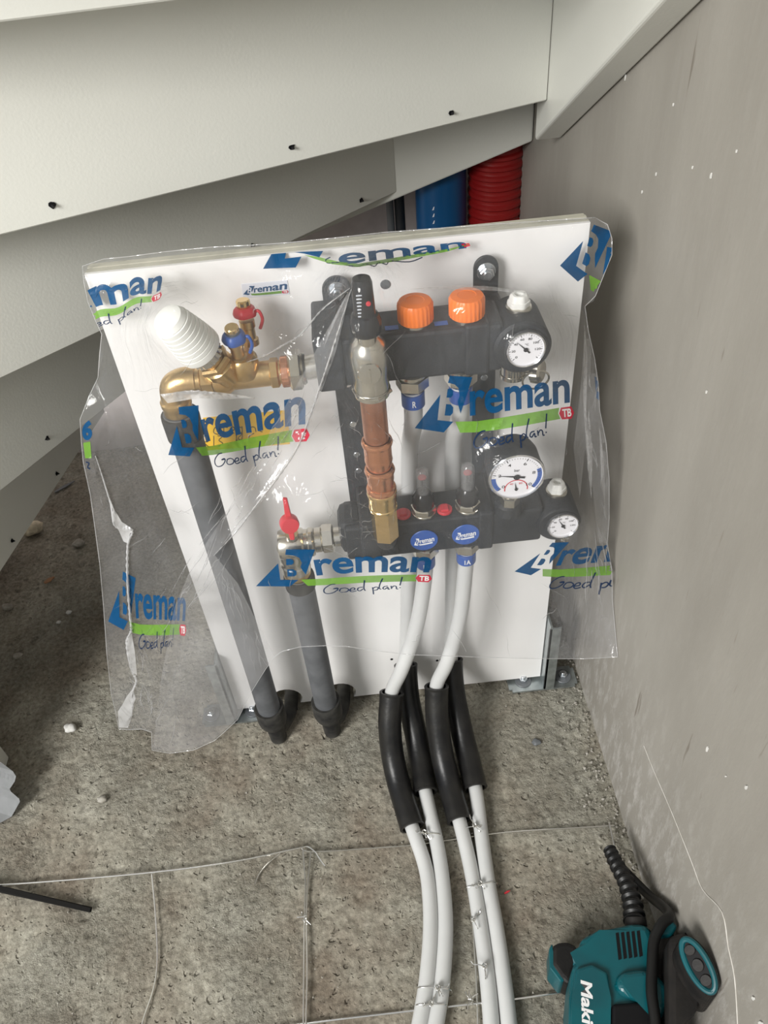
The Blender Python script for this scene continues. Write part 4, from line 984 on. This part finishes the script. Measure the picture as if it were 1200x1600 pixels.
rock('stone_chip', 28, 1025, .0070, M['rubble'], 'squarish grey stone chip on the floor near the left edge', 'stone chip', 6, .4)
rock('stone_chip', 13, 950, .0090, M['rubble'], 'brown grey stone chip by the lowest riser at the left edge', 'stone chip', 7, .5)
rock('concrete_lump', 160, 1250, .0060, M['rubble'], 'grey concrete lump standing proud of the floor below the bag corner', 'rubble', 8, .6)
rock('dust_clump', 838, 1160, .0062, M['duct_grey'], 'dark dust clump on the floor between bracket and wire mesh', 'dust clump', 9, .4)
rock('plaster_crumb', 517, 1148, .0032, M['chalk'], 'tiny white crumb at the foot of the right rubber boot', 'crumb', 10)
def splinter(name, a, b, wd, m, label, cat, th=.0025):
    A = F(*a, 0.002); B = F(*b, 0.002); d = (B-A).normalized(); n = V((-d.y, d.x, 0))*wd
    mb = MB(); mb.prism([A-n*.4, A+n*.6, (A+B)/2+n*1.0, B+n*.2, B-n*.3, (A+B)/2-n*.8], (0, 0, th), .0005, 1); tag(mb.build(name, m), label, cat)
splinter('wood_splinter', (70, 912), (85, 902), .006, M['wood'], 'reddish brown wood splinter on the dark floor left of the bag', 'splinter')
splinter('plastic_offcut', (86, 770), (117, 752), .005, M['duct_grey'], 'thin grey offcut in the dark gap under the stairs', 'offcut')
splinter('red_plastic_bit', (788, 1397), (797, 1392), .0016, M['red_plastic'], 'tiny red plastic bit on the floor right of the tubes', 'plastic bit')
# dark strip sticking out from the left edge, its tip over the floor
A = F(-60, 1380, .018); B = F(-60, 1372, .004); C_ = F(140, 1420, .009); D_ = F(142, 1408, .003)
mb = MB(); a0, a1, a2 = F(-90, 1375, .020), F(0, 1392, .017), F(140, 1426, .008)
mb.prism([a0, a1, a2, a2+V((.0, .003, -.006)), a1+V((0, .004, -.012)), a0+V((0, .004, -.014))], (0.0008, .0060, .0010), .0004, 1)
tag(mb.build('dark_strip', M['dark_strip']), 'thin dark strip lying under the wire mesh at the left edge', 'strip')
# folded sheet-metal channel at the left edge
pr = [(-.008, .0), (.010, -.004), (.016, -.012), (.010, -.022), (.022, -.034), (.018, -.046), (.0, -.056)]
mb = MB(); path = [F(-60, 1150, .060), F(0, 1190, .060), F(20, 1205, .058), F(25, 1213, .054), F(23, 1221, .050), F(15, 1233, .040), F(17, 1237, .036), F(30, 1248, .030), F(31, 1253, .026), F(18, 1276, .006), F(-25, 1300, .003)]
bm = mb.bm; off = V((-.12, .05, .004)); rows = []
sp = path
for p in sp: rows.append([bm.verts.new(p), bm.verts.new(p+off)])
for r1, r2 in zip(rows[:-1], rows[1:]): bm.faces.new((r1[0], r1[1], r2[1], r2[0]))
bmesh.ops.solidify(bm, geom=list(bm.faces), thickness=.0012)
ch = mb.build('metal_channel', M['channel']); tag(ch, 'folded grey channel profile poking in at the left edge', 'channel')

# ================================================================== POWER TOOL
tl = thing('power_tool', 'teal and black corded power tool lying on the floor against the wall', 'power tool', F(960, 1540, 0))
def slab(px, z1, z0, mt, name, parent=tl, bev=.006, seg=3):
    mb = MB(); top = [F(u, v, z1) for u, v in px]; mb.prism([V((min(p.x, WALLX-.003), p.y, z0)) for p in top], (0, 0, z1-z0), bev, seg); return mb.build(name, M[mt], parent)
HT = .105
hs = slab([(906, 1464), (936, 1453), (985, 1441), (1008, 1441), (1020, 1452), (1024, 1500), (1022, 1600), (1020, 1720), (888, 1720), (889, 1560), (893, 1510), (903, 1495)], HT, .025, 'teal', 'housing', bev=.009)
slab([(893, 1560), (900, 1512), (925, 1505), (950, 1518), (955, 1560), (957, 1720), (890, 1720)], HT+.006, .095, 'teal', 'raised_panel', bev=.004)
slab([(960, 1530), (972, 1516), (1005, 1512), (1030, 1522), (1044, 1540), (1046, 1575), (1030, 1592), (1020, 1575), (990, 1560), (965, 1548)], HT+.010, .07, 'teal', 'gear_bulge', bev=.008, seg=4)
slab([(1004, 1452), (1040, 1446), (1066, 1462), (1078, 1500), (1082, 1545), (1066, 1600), (1050, 1720), (1000, 1720)], .098, .006, 'tool_black', 'black_grip', bev=.010)
slab([(956, 1568), (1026, 1562), (1026, 1720), (956, 1720)], HT+.007, .090, 'ink_black', 'side_recess', bev=.004)
slab([(1022, 1440), (1048, 1434), (1060, 1446), (1050, 1462), (1026, 1464)], HT, .060, 'teal', 'rear_lug', bev=.004)
slab([(862, 1478), (872, 1471), (888, 1470), (903, 1478), (905, 1500), (890, 1540), (876, 1528), (862, 1508)], .062, .010, 'tool_black', 'rubber_bumper', bev=.006)
slab([(858, 1482), (863, 1474), (868, 1508), (882, 1532), (876, 1534), (859, 1512)], .060, .014, 'teal', 'bumper_edge', bev=.001, seg=1)
# air slots
for k in range(5):
    u = 962+k*8.2; mb = MB(); z_ = HT+.0006
    p = [F(u, 1458-k*.8, z_), F(u+4.6, 1457-k*.8, z_), F(u+9.5, 1498-k*1.2, z_), F(u+4.5, 1500-k*1.2, z_)]
    mb.prism(p, (0, 0, -.0030)); mb.build('air_slot', M['ink_black'], hs)
# switch end: teal ring round a black oval that faces up and away from the wall
c = F(1091, 1508, .182); nn = V((-.50, -.25, .80)).normalized(); ea = V((0.16, -1, 0.0)); ea = (ea-nn*ea.dot(nn)).normalized(); eb = nn.cross(ea)
def oval(ra, rb, h, n=40): return [c+ea*(ra*math.cos(2*PI*i/n))+eb*(rb*math.sin(2*PI*i/n))+nn*h for i in range(n)]
mb = MB(); mb.prism([V((min(p.x, WALLX-.003), p.y, p.z)) for p in oval(.0295, .0150, -.002)], (0, 0, -.06), .003, 2); mb.build('end_cap', M['tool_black'], tl)
mb = MB(); pts = oval(.0255, .0110, .0); mb.tube(pts+[pts[0], pts[1]], .0032, 10); mb.build('teal_ring', M['teal'], tl)
mb = MB(); mb.prism(oval(.0240, .0098, -.001), nn*.0020, .0008, 1); sw = mb.build('oval_insert', M['ink_black'], tl)
for s_, rr_ in ((-.0150, .0052), (0.0, .0064), (.0148, .0056)):
    mb = MB(); q = c+ea*s_; mb.prism([q+ea*(rr_*math.cos(2*PI*i/16))+eb*(.0062*math.sin(2*PI*i/16)) for i in range(16)], nn*.0028, .0006, 1); mb.build('button', M['tool_black'], sw)
slab([(1044, 1462), (1072, 1452), (1092, 1462), (1108, 1500), (1104, 1545), (1088, 1580), (1070, 1620), (1044, 1640)], .140, .004, 'tool_black', 'rear_grip', bev=.008)
# lettering down the housing
z = HT+.0064
vs, ts = text_tris('Makita', .03, .22)
bm = bmesh.new(); TLp, TRp, BRp, BLp = F(925, 1531, z), F(929, 1628, z), F(910, 1629, z), F(907, 1531, z)
bvs = [bm.verts.new((BLp.lerp(BRp, x)).lerp(TLp.lerp(TRp, x), y)) for x, y in vs]
for t_ in ts:
    try: bm.faces.new([bvs[i] for i in t_])
    except ValueError: pass
mb = MB(); mb.bm.free(); mb.bm = bm; mb.build('lettering', M['p_white'], hs, auto=0)
# ribbed cable boot, then the cable doubling back over the tool
b = spline([F(992, 1440, .086), F(988, 1410, .080), F(978, 1378, .072), F(963, 1350, .062), F(953, 1328, .054)], 10)
mb = MB(); m_ = len(b); mb.tube(b, .01, 20, radii=[(.0125-.0045*i/m_)*(1.10 if (i % 4) in (0, 1) else .86) for i in range(m_)]); bt = mb.build('cable_boot', M['cable'], tl)
mb = MB(); mb.cyl(F(994, 1448, .084), F(992, 1434, .086), .0130); mb.build('boot_collar', M['tool_black'], tl)
cb = spline([F(953, 1330, .056), F(968, 1352, .040), F(990, 1375, .032), F(1015, 1400, .050), F(1040, 1420, .095), F(1046, 1432, .118), F(1034, 1444, .124), F(1022, 1470, .122), F(1019, 1510, .122), F(1018, 1550, .122), F(1024, 1600, .121), F(1026, 1680, .118)], 8)
mb = MB(); mb.tube(cb, .0062, 16); mb.build('power_cable', M['cable'], tl)

# ================================================================== THE CLEAR BAG
OUT = [(128, 415), (160, 404), (200, 400), (260, 392), (330, 385), (390, 382), (450, 378), (520, 371), (600, 362), (680, 356), (760, 350), (850, 344), (930, 339), (950, 350), (957, 372), (957, 398), (948, 420), (938, 445), (928, 470), (915, 478),
       (920, 515), (930, 560), (936, 600), (938, 640), (948, 690), (953, 750), (953, 810), (950, 850), (957, 890), (958, 940), (962, 985), (966, 1027),
       (915, 1030), (840, 1030), (760, 1028), (700, 1026), (640, 1024), (580, 1017), (540, 1011), (507, 1010), (468, 1012), (440, 1019), (428, 1028), (415, 1046), (393, 1081), (371, 1125), (352, 1143), (335, 1158), (302, 1173), (265, 1178), (237, 1173),
       (236, 1145), (221, 1140), (200, 1141), (185, 1140), (179, 1110), (173, 1085), (169, 1050), (166, 1022), (161, 950), (155, 883), (148, 830), (140, 773), (134, 745), (129, 722), (126, 690), (124, 655), (130, 640), (140, 615), (152, 590), (155, 550), (158, 522), (148, 500), (136, 470), (130, 440)]
CRE = [([(549, 452), (532, 505), (515, 560), (500, 605), (470, 688), (440, 738), (400, 790), (368, 832), (334, 868)], .0050, 2.4, 1),
       ([(547, 450), (505, 482), (470, 522), (440, 541), (414, 556), (385, 566)], .0036, 2.2, 1),
       ([(546, 460), (510, 500), (470, 560), (430, 600)], .0025, 3, 0),
       ([(149, 712), (160, 745), (174, 792), (180, 822), (206, 830), (200, 850), (199, 900), (203, 960), (205, 985), (198, 1005), (205, 1045), (213, 1065), (206, 1085), (207, 1110), (196, 1130)], .0060, 3.0, 1),
       ([(252, 618), (300, 612), (350, 617), (398, 622)], .0035, 3.5, 1),
       ([(440, 700), (400, 760), (360, 830), (320, 890), (280, 925), (262, 960)], .0040, 4.0, 0),
       ([(470, 640), (420, 720), (370, 790), (330, 850), (300, 900)], .0030, 3.0, 0),
       ([(134, 462), (250, 446), (380, 436), (480, 428), (600, 410), (750, 380), (920, 352)], .0030, 2.5, 0),
       ([(165, 488), (260, 482), (400, 470), (500, 452), (545, 440)], .0022, 3, 0),
       ([(590, 455), (660, 456), (740, 450), (800, 455), (880, 474), (930, 468)], .0035, 2.5, 0),
       ([(640, 452), (760, 440), (850, 455)], .0020, 3, 0),
       ([(915, 480), (922, 560), (918, 640), (925, 760), (920, 850)], .0035, 4, 0),
       ([(935, 640), (925, 700), (932, 780), (938, 860)], .0030, 3, 0),
       ([(550, 870), (570, 830), (590, 820), (640, 832), (700, 828)], .0022, 2, 0),
       ([(255, 980), (262, 1030), (246, 1100), (242, 1170)], .0040, 4, 0),
       ([(240, 985), (250, 1020), (238, 1060), (234, 1140)], .0030, 3, 0),
       ([(430, 1022), (420, 1000), (395, 960), (380, 900), (400, 860)], .0024, 4, 0),
       ([(330, 860), (370, 900), (395, 960), (410, 1010)], .0022, 3, 0),
       ([(152, 590), (165, 560), (180, 600), (150, 700), (156, 760)], .0030, 3, 0),
       ([(300, 1010), (270, 1100), (262, 1170)], .0024, 4, 0)]
rnd = random.Random(5)
for k in range(56):                     # short random wrinkles of the slack film
    u = rnd.uniform(170, 920); v = rnd.uniform(440, 1010)
    a = rnd.choice([-.2, .1, 2.2, 2.0, .6])+rnd.uniform(-.4, .4); L = rnd.uniform(20, 70)
    CRE.append(([(u, v), (u+math.cos(a)*L*.5+rnd.uniform(-6, 6), v-math.sin(a)*L*.5+rnd.uniform(-6, 6)), (u+math.cos(a)*L, v-math.sin(a)*L)], rnd.uniform(.0006, .0018), rnd.uniform(1.6, 3.2), 0))
def dens(poly, step):
    o = []
    for i in range(len(poly)):
        a = V(poly[i]); b = V(poly[(i+1) % len(poly)]); n = max(1, int((b-a).length/step))
        o += [a.lerp(b, k/n) for k in range(n)]
    return o
OD = dens(OUT, 7); npoly = np.array([(p.x, p.y) for p in OD])
def inside(x, y):
    r = False; X = npoly[:, 0]; Y = npoly[:, 1]; X2 = np.roll(X, -1); Y2 = np.roll(Y, -1)
    c = ((Y > y) != (Y2 > y)) & (x < (X2-X)*(y-Y)/(Y2-Y+1e-12)+X); return c.sum() % 2 == 1
pts = list(OD); nb = len(OD)
crs = []
for pl, amp, sg, f in CRE:
    c2 = spline([(x, y, 0) for x, y in pl], 10); crs.append((np.array([(p.x, p.y) for p in c2]), amp, sg, f))
for c2, amp, sg, f in crs[:20]:
    d = 0; last = None
    for i in range(len(c2)-1):
        p = c2[i]; t = c2[i+1]-p; L = np.hypot(*t)
        if last is not None and np.hypot(*(p-last)) < 4.5: continue
        last = p; n = np.array([-t[1], t[0]])/(L+1e-9)
        for s in (-3.2, -1.3, 0, 1.3, 3.2):
            q = p+n*s
            if inside(*q): pts.append(V(q))
g = 6.0; yv = 340.0; row = 0
while yv < 1180:
    xv = 122.0+(g/2 if row % 2 else 0)
    while xv < 970:
        if inside(xv, yv): pts.append(V((xv+rnd.uniform(-.6, .6), yv+rnd.uniform(-.6, .6))))
        xv += g
    yv += g*.87; row += 1
vv, ee, ff, ov, oe, of = delaunay_2d_cdt(pts, [], [list(range(nb))], 1, 0.35)
UV = np.array([(v.x, v.y) for v in vv]); TRI = [tuple(f) for f in ff]; NV = len(UV)
E_ = set()
for f in TRI:
    for a, b in ((f[0], f[1]), (f[1], f[2]), (f[2], f[0])): E_.add((min(a, b), max(a, b)))
E_ = np.array(list(E_)); deg = np.bincount(E_.ravel(), minlength=NV).astype(float)
rays = [ray(u, v) for u, v in UV]
# everything the film can lie on
bpy.context.view_layer.update()
solid = []
for o in bpy.data.objects:
    if o.type != 'MESH': continue
    r = o
    while r.parent: r = r.parent
    if r.name.startswith(('staircase', 'wire', 'power_tool', 'concrete_crumbs')) or r.name.startswith(('corrugated', 'service', 'conduit')): continue
    solid.append((o, r.name))
def bvh_of(objs):
    vs = []; fs = []
    for o in objs:
        mw = o.matrix_world; k = len(vs); vs += [mw @ v.co for v in o.data.vertices]
        fs += [tuple(i+k for i in p.vertices) for p in o.data.polygons]
    return BVHTree.FromPolygons(vs, fs)
B_all = bvh_of([o for o, _ in solid]); B_room = bvh_of([floor, wall_right])
def tparam(p, i): return (p-CAM).dot(fw)
def cast(B, d):
    h, n, i, dist = B.ray_cast(CAM, d.normalized()); return (h-CAM).dot(fw) if h is not None else 9.0
TO = np.array([cast(B_all, d) for d in rays]); TR = np.array([cast(B_room, d) for d in rays])
# keep clear of the nearest solid within a few pixels as well
for _ in range(2):
    m = TO.copy(); np.minimum.at(m, E_[:, 0], TO[E_[:, 1]]); np.minimum.at(m, E_[:, 1], TO[E_[:, 0]]); TO = np.minimum(TO, m+.0005)
# anchor points: pixel and distance in front of the board face (negative = behind)
ANC = [(128, 415, -.012), (160, 404, -.030), (260, 392, -.026), (330, 385, -.026), (450, 378, -.026), (600, 362, -.026), (760, 350, -.026), (930, 339, -.020), (957, 380, .0), (948, 420, .010), (915, 478, .004), (930, 560, .02), (938, 640, .035), (953, 750, .05), (950, 850, .06),
       (958, 940, .075), (966, 1027, .105), (840, 1030, .095), (700, 1026, .105), (580, 1017, .105), (507, 1010, .100), (428, 1028, .095), (393, 1081, .085), (371, 1125, .072), (302, 1173, .075), (237, 1173, .070), (185, 1140, .045), (173, 1085, .05), (161, 950, .05), (140, 773, .045), (124, 655, .035), (152, 590, .02), (158, 522, .008), (136, 470, .002),
       (200, 830, .060), (220, 1000, .070), (260, 1060, .075)]
def tD(u, v, D): return (P(u, v, D)-CAM).dot(fw)
at = [(u, v, tD(u, v, D)) for u, v, D in ANC]
A_ = np.array(at); d2 = ((UV[:, None, :]-A_[None, :, :2])**2).sum(2)+30.0
Dn = np.array([a[2] for a in ANC]); Wt = 1/d2**1.5; Dv = (Wt*Dn).sum(1)/Wt.sum(1)
# the bound ring: interpolate anchors along the outline only
T = np.array([tD(UV[i][0], UV[i][1], Dv[i]) for i in range(NV)])
MARG = .0022
T = np.minimum(T, TO-MARG)
fixed = np.zeros(NV, bool)
bd = np.zeros(NV, bool)
key = {(round(p.x, 2), round(p.y, 2)) for p in OD}
for i, (x, y) in enumerate(UV):
    if (round(x, 2), round(y, 2)) in key: bd[i] = True
T0 = T.copy()
def lap(X):
    s = np.zeros(NV); np.add.at(s, E_[:, 0], X[E_[:, 1]]); np.add.at(s, E_[:, 1], X[E_[:, 0]]); return s/np.maximum(deg, 1)
for it in range(260):
    Ln = lap(T); nT = T+.8*(Ln-T); nT[bd] = T0[bd]*.6+.4*nT[bd]
    T = np.minimum(nT, TO-MARG)
for it in range(3): T = np.minimum(.5*T+.5*lap(T), TO-.0012)
TS = T.copy()
for c2, amp, sg, f in crs:
    lo = c2.min(0)-12; hi = c2.max(0)+12
    idx = np.where((UV[:, 0] > lo[0]) & (UV[:, 0] < hi[0]) & (UV[:, 1] > lo[1]) & (UV[:, 1] < hi[1]))[0]
    if not len(idx): continue
    dd = np.sqrt(((UV[idx][:, None, :]-c2[None])**2).sum(2)); j = dd.argmin(1); dm = dd.min(1)
    fade = np.sin(np.clip(j/len(c2), 0.04, .96)*PI)**.4
    T[idx] -= amp*fade*np.exp(-(dm/sg)**2)
nz = np.array([noise.noise(V((u*.022, v*.012, 0)))*.0022+noise.noise(V((u*.06, v*.035, 4)))*.0009 for u, v in UV])
T = np.minimum(T+nz-.0006, TO-.0008)
def verts_of(T): return [CAM+rays[i]*T[i] for i in range(NV)]
bag = thing('plastic_bag', 'clear crinkled plastic bag with blue and green print, pulled over board and pipework', 'bag', (0, -0.05, 0.01))
FV = verts_of(T)
mb = MB(); mb.poly(FV, TRI, True); front = mb.build('front_sheet', M['film'], bag, auto=0)
B_film = BVHTree.FromPolygons(FV, TRI)
# back sheet: behind the board, joined to the front along the outline
bx = np.array([tD(u, v, -.030) for u, v in UV]); Tb = T.copy(); ins = np.zeros(NV, bool)
for i, (u, v) in enumerate(UV):
    p = P(u, v, 0)
    if -.245 < p.x < .245 and p.z < BZ1-.01 and p.z > .03: ins[i] = True
TRc = TR-.004
for it in range(200):
    Ln = lap(Tb); Tb = np.where(bd & (UV[:, 1] < 1000), T+.0012, Ln); Tb = np.where(ins, bx, Tb); Tb = np.minimum(Tb, TRc); Tb = np.maximum(Tb, T+.001)
Tb += np.where(bd, 0, nz*1.5)
Tb = np.minimum(Tb, TRc); Tb = np.maximum(Tb, T+.0008)
keep = [f for f in TRI]
mb = MB(); mb.poly(verts_of(Tb), keep, True); mb.build('back_sheet', M['film_back'], bag, auto=0)
# sealed edge
def on_film(u, v, q=None, lift=.0009):
    d = ray(u, v).normalized(); h, n, i, dist = B_film.ray_cast(CAM, d)
    return None if h is None else CAM+d*(dist-lift)
hem = []
for p in OD:
    cpt = V((540, 760)); q = p+(cpt-p).normalized()*1.2; h = on_film(q.x, q.y)
    if h is not None: hem.append(h)
MB().tube(hem+[hem[0]], .00028, 5, caps=False).build('hem', M['fold'], bag)
# doubled-over creases, their bright glints put in as whiter film
for c2, amp, sg, f in crs:
    if not f: continue
    mb = MB(); L = []
    for i in range(0, len(c2)):
        t = c2[min(i+1, len(c2)-1)]-c2[max(i-1, 0)]; n = np.array([-t[1], t[0]])/(np.hypot(*t)+1e-9)
        w_ = sg*.75*(abs(math.sin(i*1.7+amp*900))*.7+.45)*math.sin(min(max(i/len(c2), .03), .97)*PI)**.5
        a = on_film(*(c2[i]+n*w_), lift=.0008); b_ = on_film(*(c2[i]-n*w_), lift=.0008); m_ = on_film(*c2[i], lift=.0022)
        if a is None or b_ is None or m_ is None: continue
        L.append([mb.bm.verts.new(x) for x in (a, m_, b_)])
    for r1, r2 in zip(L[:-1], L[1:]):
        for k in range(2): mb.bm.faces.new((r1[k], r1[k+1], r2[k+1], r2[k]))
    mb.build('fold', M['fold'], bag, auto=0)
# printed logos on the film
def film_pt(u, v, q): return on_film(u, v)
place_logo('printed_logo', bag, [(648, 669), (703, 587), (890, 593), (897, 645)], film_pt)
place_logo('printed_logo', bag, [(263, 711), (279, 637), (478, 619), (484, 680)], film_pt, warp=lambda u, v: (u, v-4*math.sin((u-263)/70)))
place_logo('printed_logo', bag, [(400, 916), (447, 862), (676, 871), (675, 905)], film_pt, warp=lambda u, v: (u, v-7*math.sin((u-400)/276*PI)))
place_logo('printed_logo', bag, [(804, 893), (863, 848), (1085, 834), (1093, 884)], film_pt)
place_logo('printed_logo', bag, [(169, 971), (192, 893), (291, 935), (291, 986)], film_pt)
place_logo('printed_logo', bag, [(135, 449), (150, 484), (255, 428), (253, 460)], film_pt, src=[(590, 168), (590, 340), (1000, 131), (1028, 340)], warp=lambda u, v: (u, v+3*math.sin(u/9)))
def film_print(name, draw):
    bm = bmesh.new(); draw(bm); bmesh.ops.triangulate(bm, faces=bm.faces)
    for _ in range(5):
        es = [e for e in bm.edges if e.calc_length() > 6]
        if not es: break
        bmesh.ops.subdivide_edges(bm, edges=es, cuts=1); bmesh.ops.triangulate(bm, faces=[f for f in bm.faces if len(f.verts) > 3])
    dead = []
    for v in bm.verts:
        q = on_film(v.co.x, v.co.y)
        if q is None: dead.append(v)
        else: v.co = q
    bmesh.ops.delete(bm, geom=dead, context='VERTS')
    mb = MB(); mb.bm.free(); mb.bm = bm; return mb.build(name, INKS(), bag, auto=0)
def squashed(bm):
    fill(bm, [(411, 420), (424, 397), (447, 395), (445, 404), (471, 401), (462, 418)], 0); fill(bm, [(459, 394), (505, 392), (499, 402), (474, 396)], 0)
    quad_text(bm, 'eman', (528, 397), (727, 377), (729, 388), (530, 415), .02, 0)
    fill(bm, [(475, 398), (500, 402), (530, 409), (560, 412), (620, 402), (700, 389), (735, 381), (700, 393), (620, 408), (560, 417), (520, 413), (490, 404)], 1)
    fill(bm, [(720, 381), (733, 380), (735, 384), (724, 387)], 2)
    stroke(bm, [(516, 402), (509, 406), (513, 411), (530, 410), (545, 415), (562, 416), (572, 412), (585, 416), (592, 410), (604, 413), (610, 408), (640, 409), (660, 402)], 1.8, 3)
film_print('printed_logo', squashed)
place_logo('printed_logo', bag, [(875, 415), (928, 351), (957, 362), (903, 440)], film_pt, src=[(30, 435), (250, 108), (390, 118), (210, 462)])
film_print('printed_letter', lambda bm: quad_text(bm, '6', (127, 656), (146, 657), (143, 688), (129, 688), .05, 0))
film_print('printed_band', lambda bm: (fill(bm, [(130, 692), (141, 690), (143, 716), (133, 716)], 1), None))
film_print('printed_scribble', lambda bm: stroke(bm, [(134, 722), (139, 724), (137, 730), (141, 733)], 2, 3))
film_print('printed_fragment', lambda bm: fill(bm, [(929, 588), (935, 592), (939, 628), (932, 622)], 0))
# doubled flap of film that hangs across the left half, and gathered folds whose glare is put in as opaque white patches
def overlay(name, poly, lift, mt, step=9, wob=0.0):
    dn = dens(poly, step); X = np.array([(p.x, p.y) for p in dn]); q = list(dn); lo = X.min(0); hi = X.max(0)
    def ins_(x, y):
        X2 = np.roll(X, -1, 0); c = ((X[:, 1] > y) != (X2[:, 1] > y)) & (x < (X2[:, 0]-X[:, 0])*(y-X[:, 1])/(X2[:, 1]-X[:, 1]+1e-12)+X[:, 0]); return c.sum() % 2 == 1
    y = lo[1]
    while y < hi[1]:
        x = lo[0]
        while x < hi[0]:
            if ins_(x, y): q.append(V((x, y)))
            x += step
        y += step*.87
    vv, ee, ff, *_ = delaunay_2d_cdt(q, [], [list(range(len(dn)))], 1, .3)
    P3 = [on_film(v.x, v.y, lift=lift+wob*abs(noise.noise(V((v.x*.11, v.y*.07, 2))))) for v in vv]
    mb = MB(); ix = {}; vs = []
    for k, p in enumerate(P3):
        if p is not None: ix[k] = len(vs); vs.append(p)
    mb.poly(vs, [[ix[k] for k in f] for f in ff if all(k in ix for k in f)], True); return mb.build(name, mt, bag, auto=0)
overlay('doubled_flap', [(548, 453), (524, 552), (474, 690), (404, 790), (336, 868), (372, 912), (408, 985), (428, 1024), (393, 1079), (371, 1122), (335, 1155), (302, 1170), (265, 1175), (239, 1170), (252, 1060), (272, 950), (302, 880), (360, 790), (410, 700), (470, 590), (520, 500)], .0016, M['film_inner'], wob=.002)
for poly in ([(170, 775), (178, 795), (190, 815), (209, 828), (203, 834), (201, 850), (193, 846), (186, 830), (175, 812)], [(213, 1063), (209, 1080), (212, 1092), (206, 1105), (207, 1118), (200, 1137), (186, 1137), (184, 1112), (192, 1100), (198, 1088), (206, 1078)],
             [(250, 616), (300, 610), (345, 613), (398, 621), (350, 624), (310, 622), (262, 630)], [(196, 1000), (206, 990), (211, 1020), (214, 1055), (206, 1050), (199, 1025)]):
    overlay('fold', poly, .0020, M['fold'], 4, .004)  # white patches laid where the film glints
overlay('doubled_flap', [(916, 482), (932, 560), (937, 640), (949, 700), (952, 800), (949, 850), (934, 846), (926, 760), (914, 700), (906, 780), (896, 700), (908, 600)], .0016, M['film_inner'], wob=.002)
for poly in ([(913, 500), (918, 560), (916, 640), (921, 720), (916, 700), (911, 620)], [(920, 640), (926, 700), (924, 780), (918, 730), (917, 680)], [(936, 660), (944, 720), (946, 800), (940, 760)], [(640, 452), (700, 446), (760, 447), (800, 452), (840, 460), (770, 454), (700, 452)], [(545, 455), (525, 500), (505, 545), (512, 520), (530, 480)]):
    overlay('fold', poly, .0016, M['fold_soft'], 4, .003)  # highlights on the wrinkles, put in as slivers of paler film
rnd = random.Random(21); mb = MB()
def strip(c2, wd, lift=.0013):
    L = []
    for i in range(len(c2)):
        t = c2[min(i+1, len(c2)-1)]-c2[max(i-1, 0)]; n = np.array([-t[1], t[0]])/(np.hypot(*t)+1e-9)*wd*math.sin(min(max(i/len(c2), .05), .95)*PI)
        a = on_film(*(c2[i]+n)); b_ = on_film(*(c2[i]-n)); m_ = on_film(*c2[i], lift=lift+.0008)
        if a is None or b_ is None or m_ is None: continue
        L.append([mb.bm.verts.new(x) for x in (a, m_, b_)])
    for r1, r2 in zip(L[:-1], L[1:]):
        for k in range(2): mb.bm.faces.new((r1[k], r1[k+1], r2[k+1], r2[k]))
def crk(u, v, a, L, wd):
    c = spline([(u, v, 0), (u+math.cos(a)*L*.33+rnd.uniform(-3, 3), v+math.sin(a)*L*.33+rnd.uniform(-3, 3), 0), (u+math.cos(a)*L*.66+rnd.uniform(-3, 3), v+math.sin(a)*L*.66+rnd.uniform(-3, 3), 0), (u+math.cos(a)*L, v+math.sin(a)*L, 0)], 5)
    strip(np.array([(p.x, p.y) for p in c]), wd)
for k in range(46):       # gathered band from the knob down to the left
    t = rnd.random(); u = 480-t*200+rnd.gauss(0, 14); v = 610+t*330+rnd.gauss(0, 14); crk(u, v, 2.10+rnd.uniform(-.2, .2), rnd.uniform(25, 90), rnd.uniform(.3, 1.0))
for k in range(36):       # lower left, above and below the print
    u = rnd.uniform(190, 290); v = rnd.uniform(960, 1130); crk(u, v, 1.5+rnd.uniform(-.5, .5), rnd.uniform(15, 60), rnd.uniform(.3, .9))
for k in range(30):       # over the left grey pipe
    t = rnd.random(); u = 330+t*75+rnd.gauss(0, 9); v = 850+t*180; crk(u, v, 1.25+rnd.uniform(-.3, .3), rnd.uniform(15, 45), rnd.uniform(.3, .8))
for k in range(40):       # scratches over the left rail
    u = rnd.uniform(520, 600); v = rnd.uniform(640, 860); crk(u, v, rnd.uniform(0, PI), rnd.uniform(8, 34), rnd.uniform(.25, .6))
for k in range(60):       # everywhere else, sparse
    u = rnd.uniform(150, 940); v = rnd.uniform(440, 1010); crk(u, v, rnd.choice([2.2, .1, 1.5])+rnd.uniform(-.5, .5), rnd.uniform(12, 60), rnd.uniform(.25, .7))
for k in range(26):
    u = rnd.uniform(915, 945); v = rnd.uniform(480, 900); crk(u, v, 1.5+rnd.uniform(-.25, .25), rnd.uniform(20, 80), rnd.uniform(.4, 1.2))
o = mb.build('fine_crinkles', M['fold_soft'], bag, auto=0); o['kind'] = 'stuff'
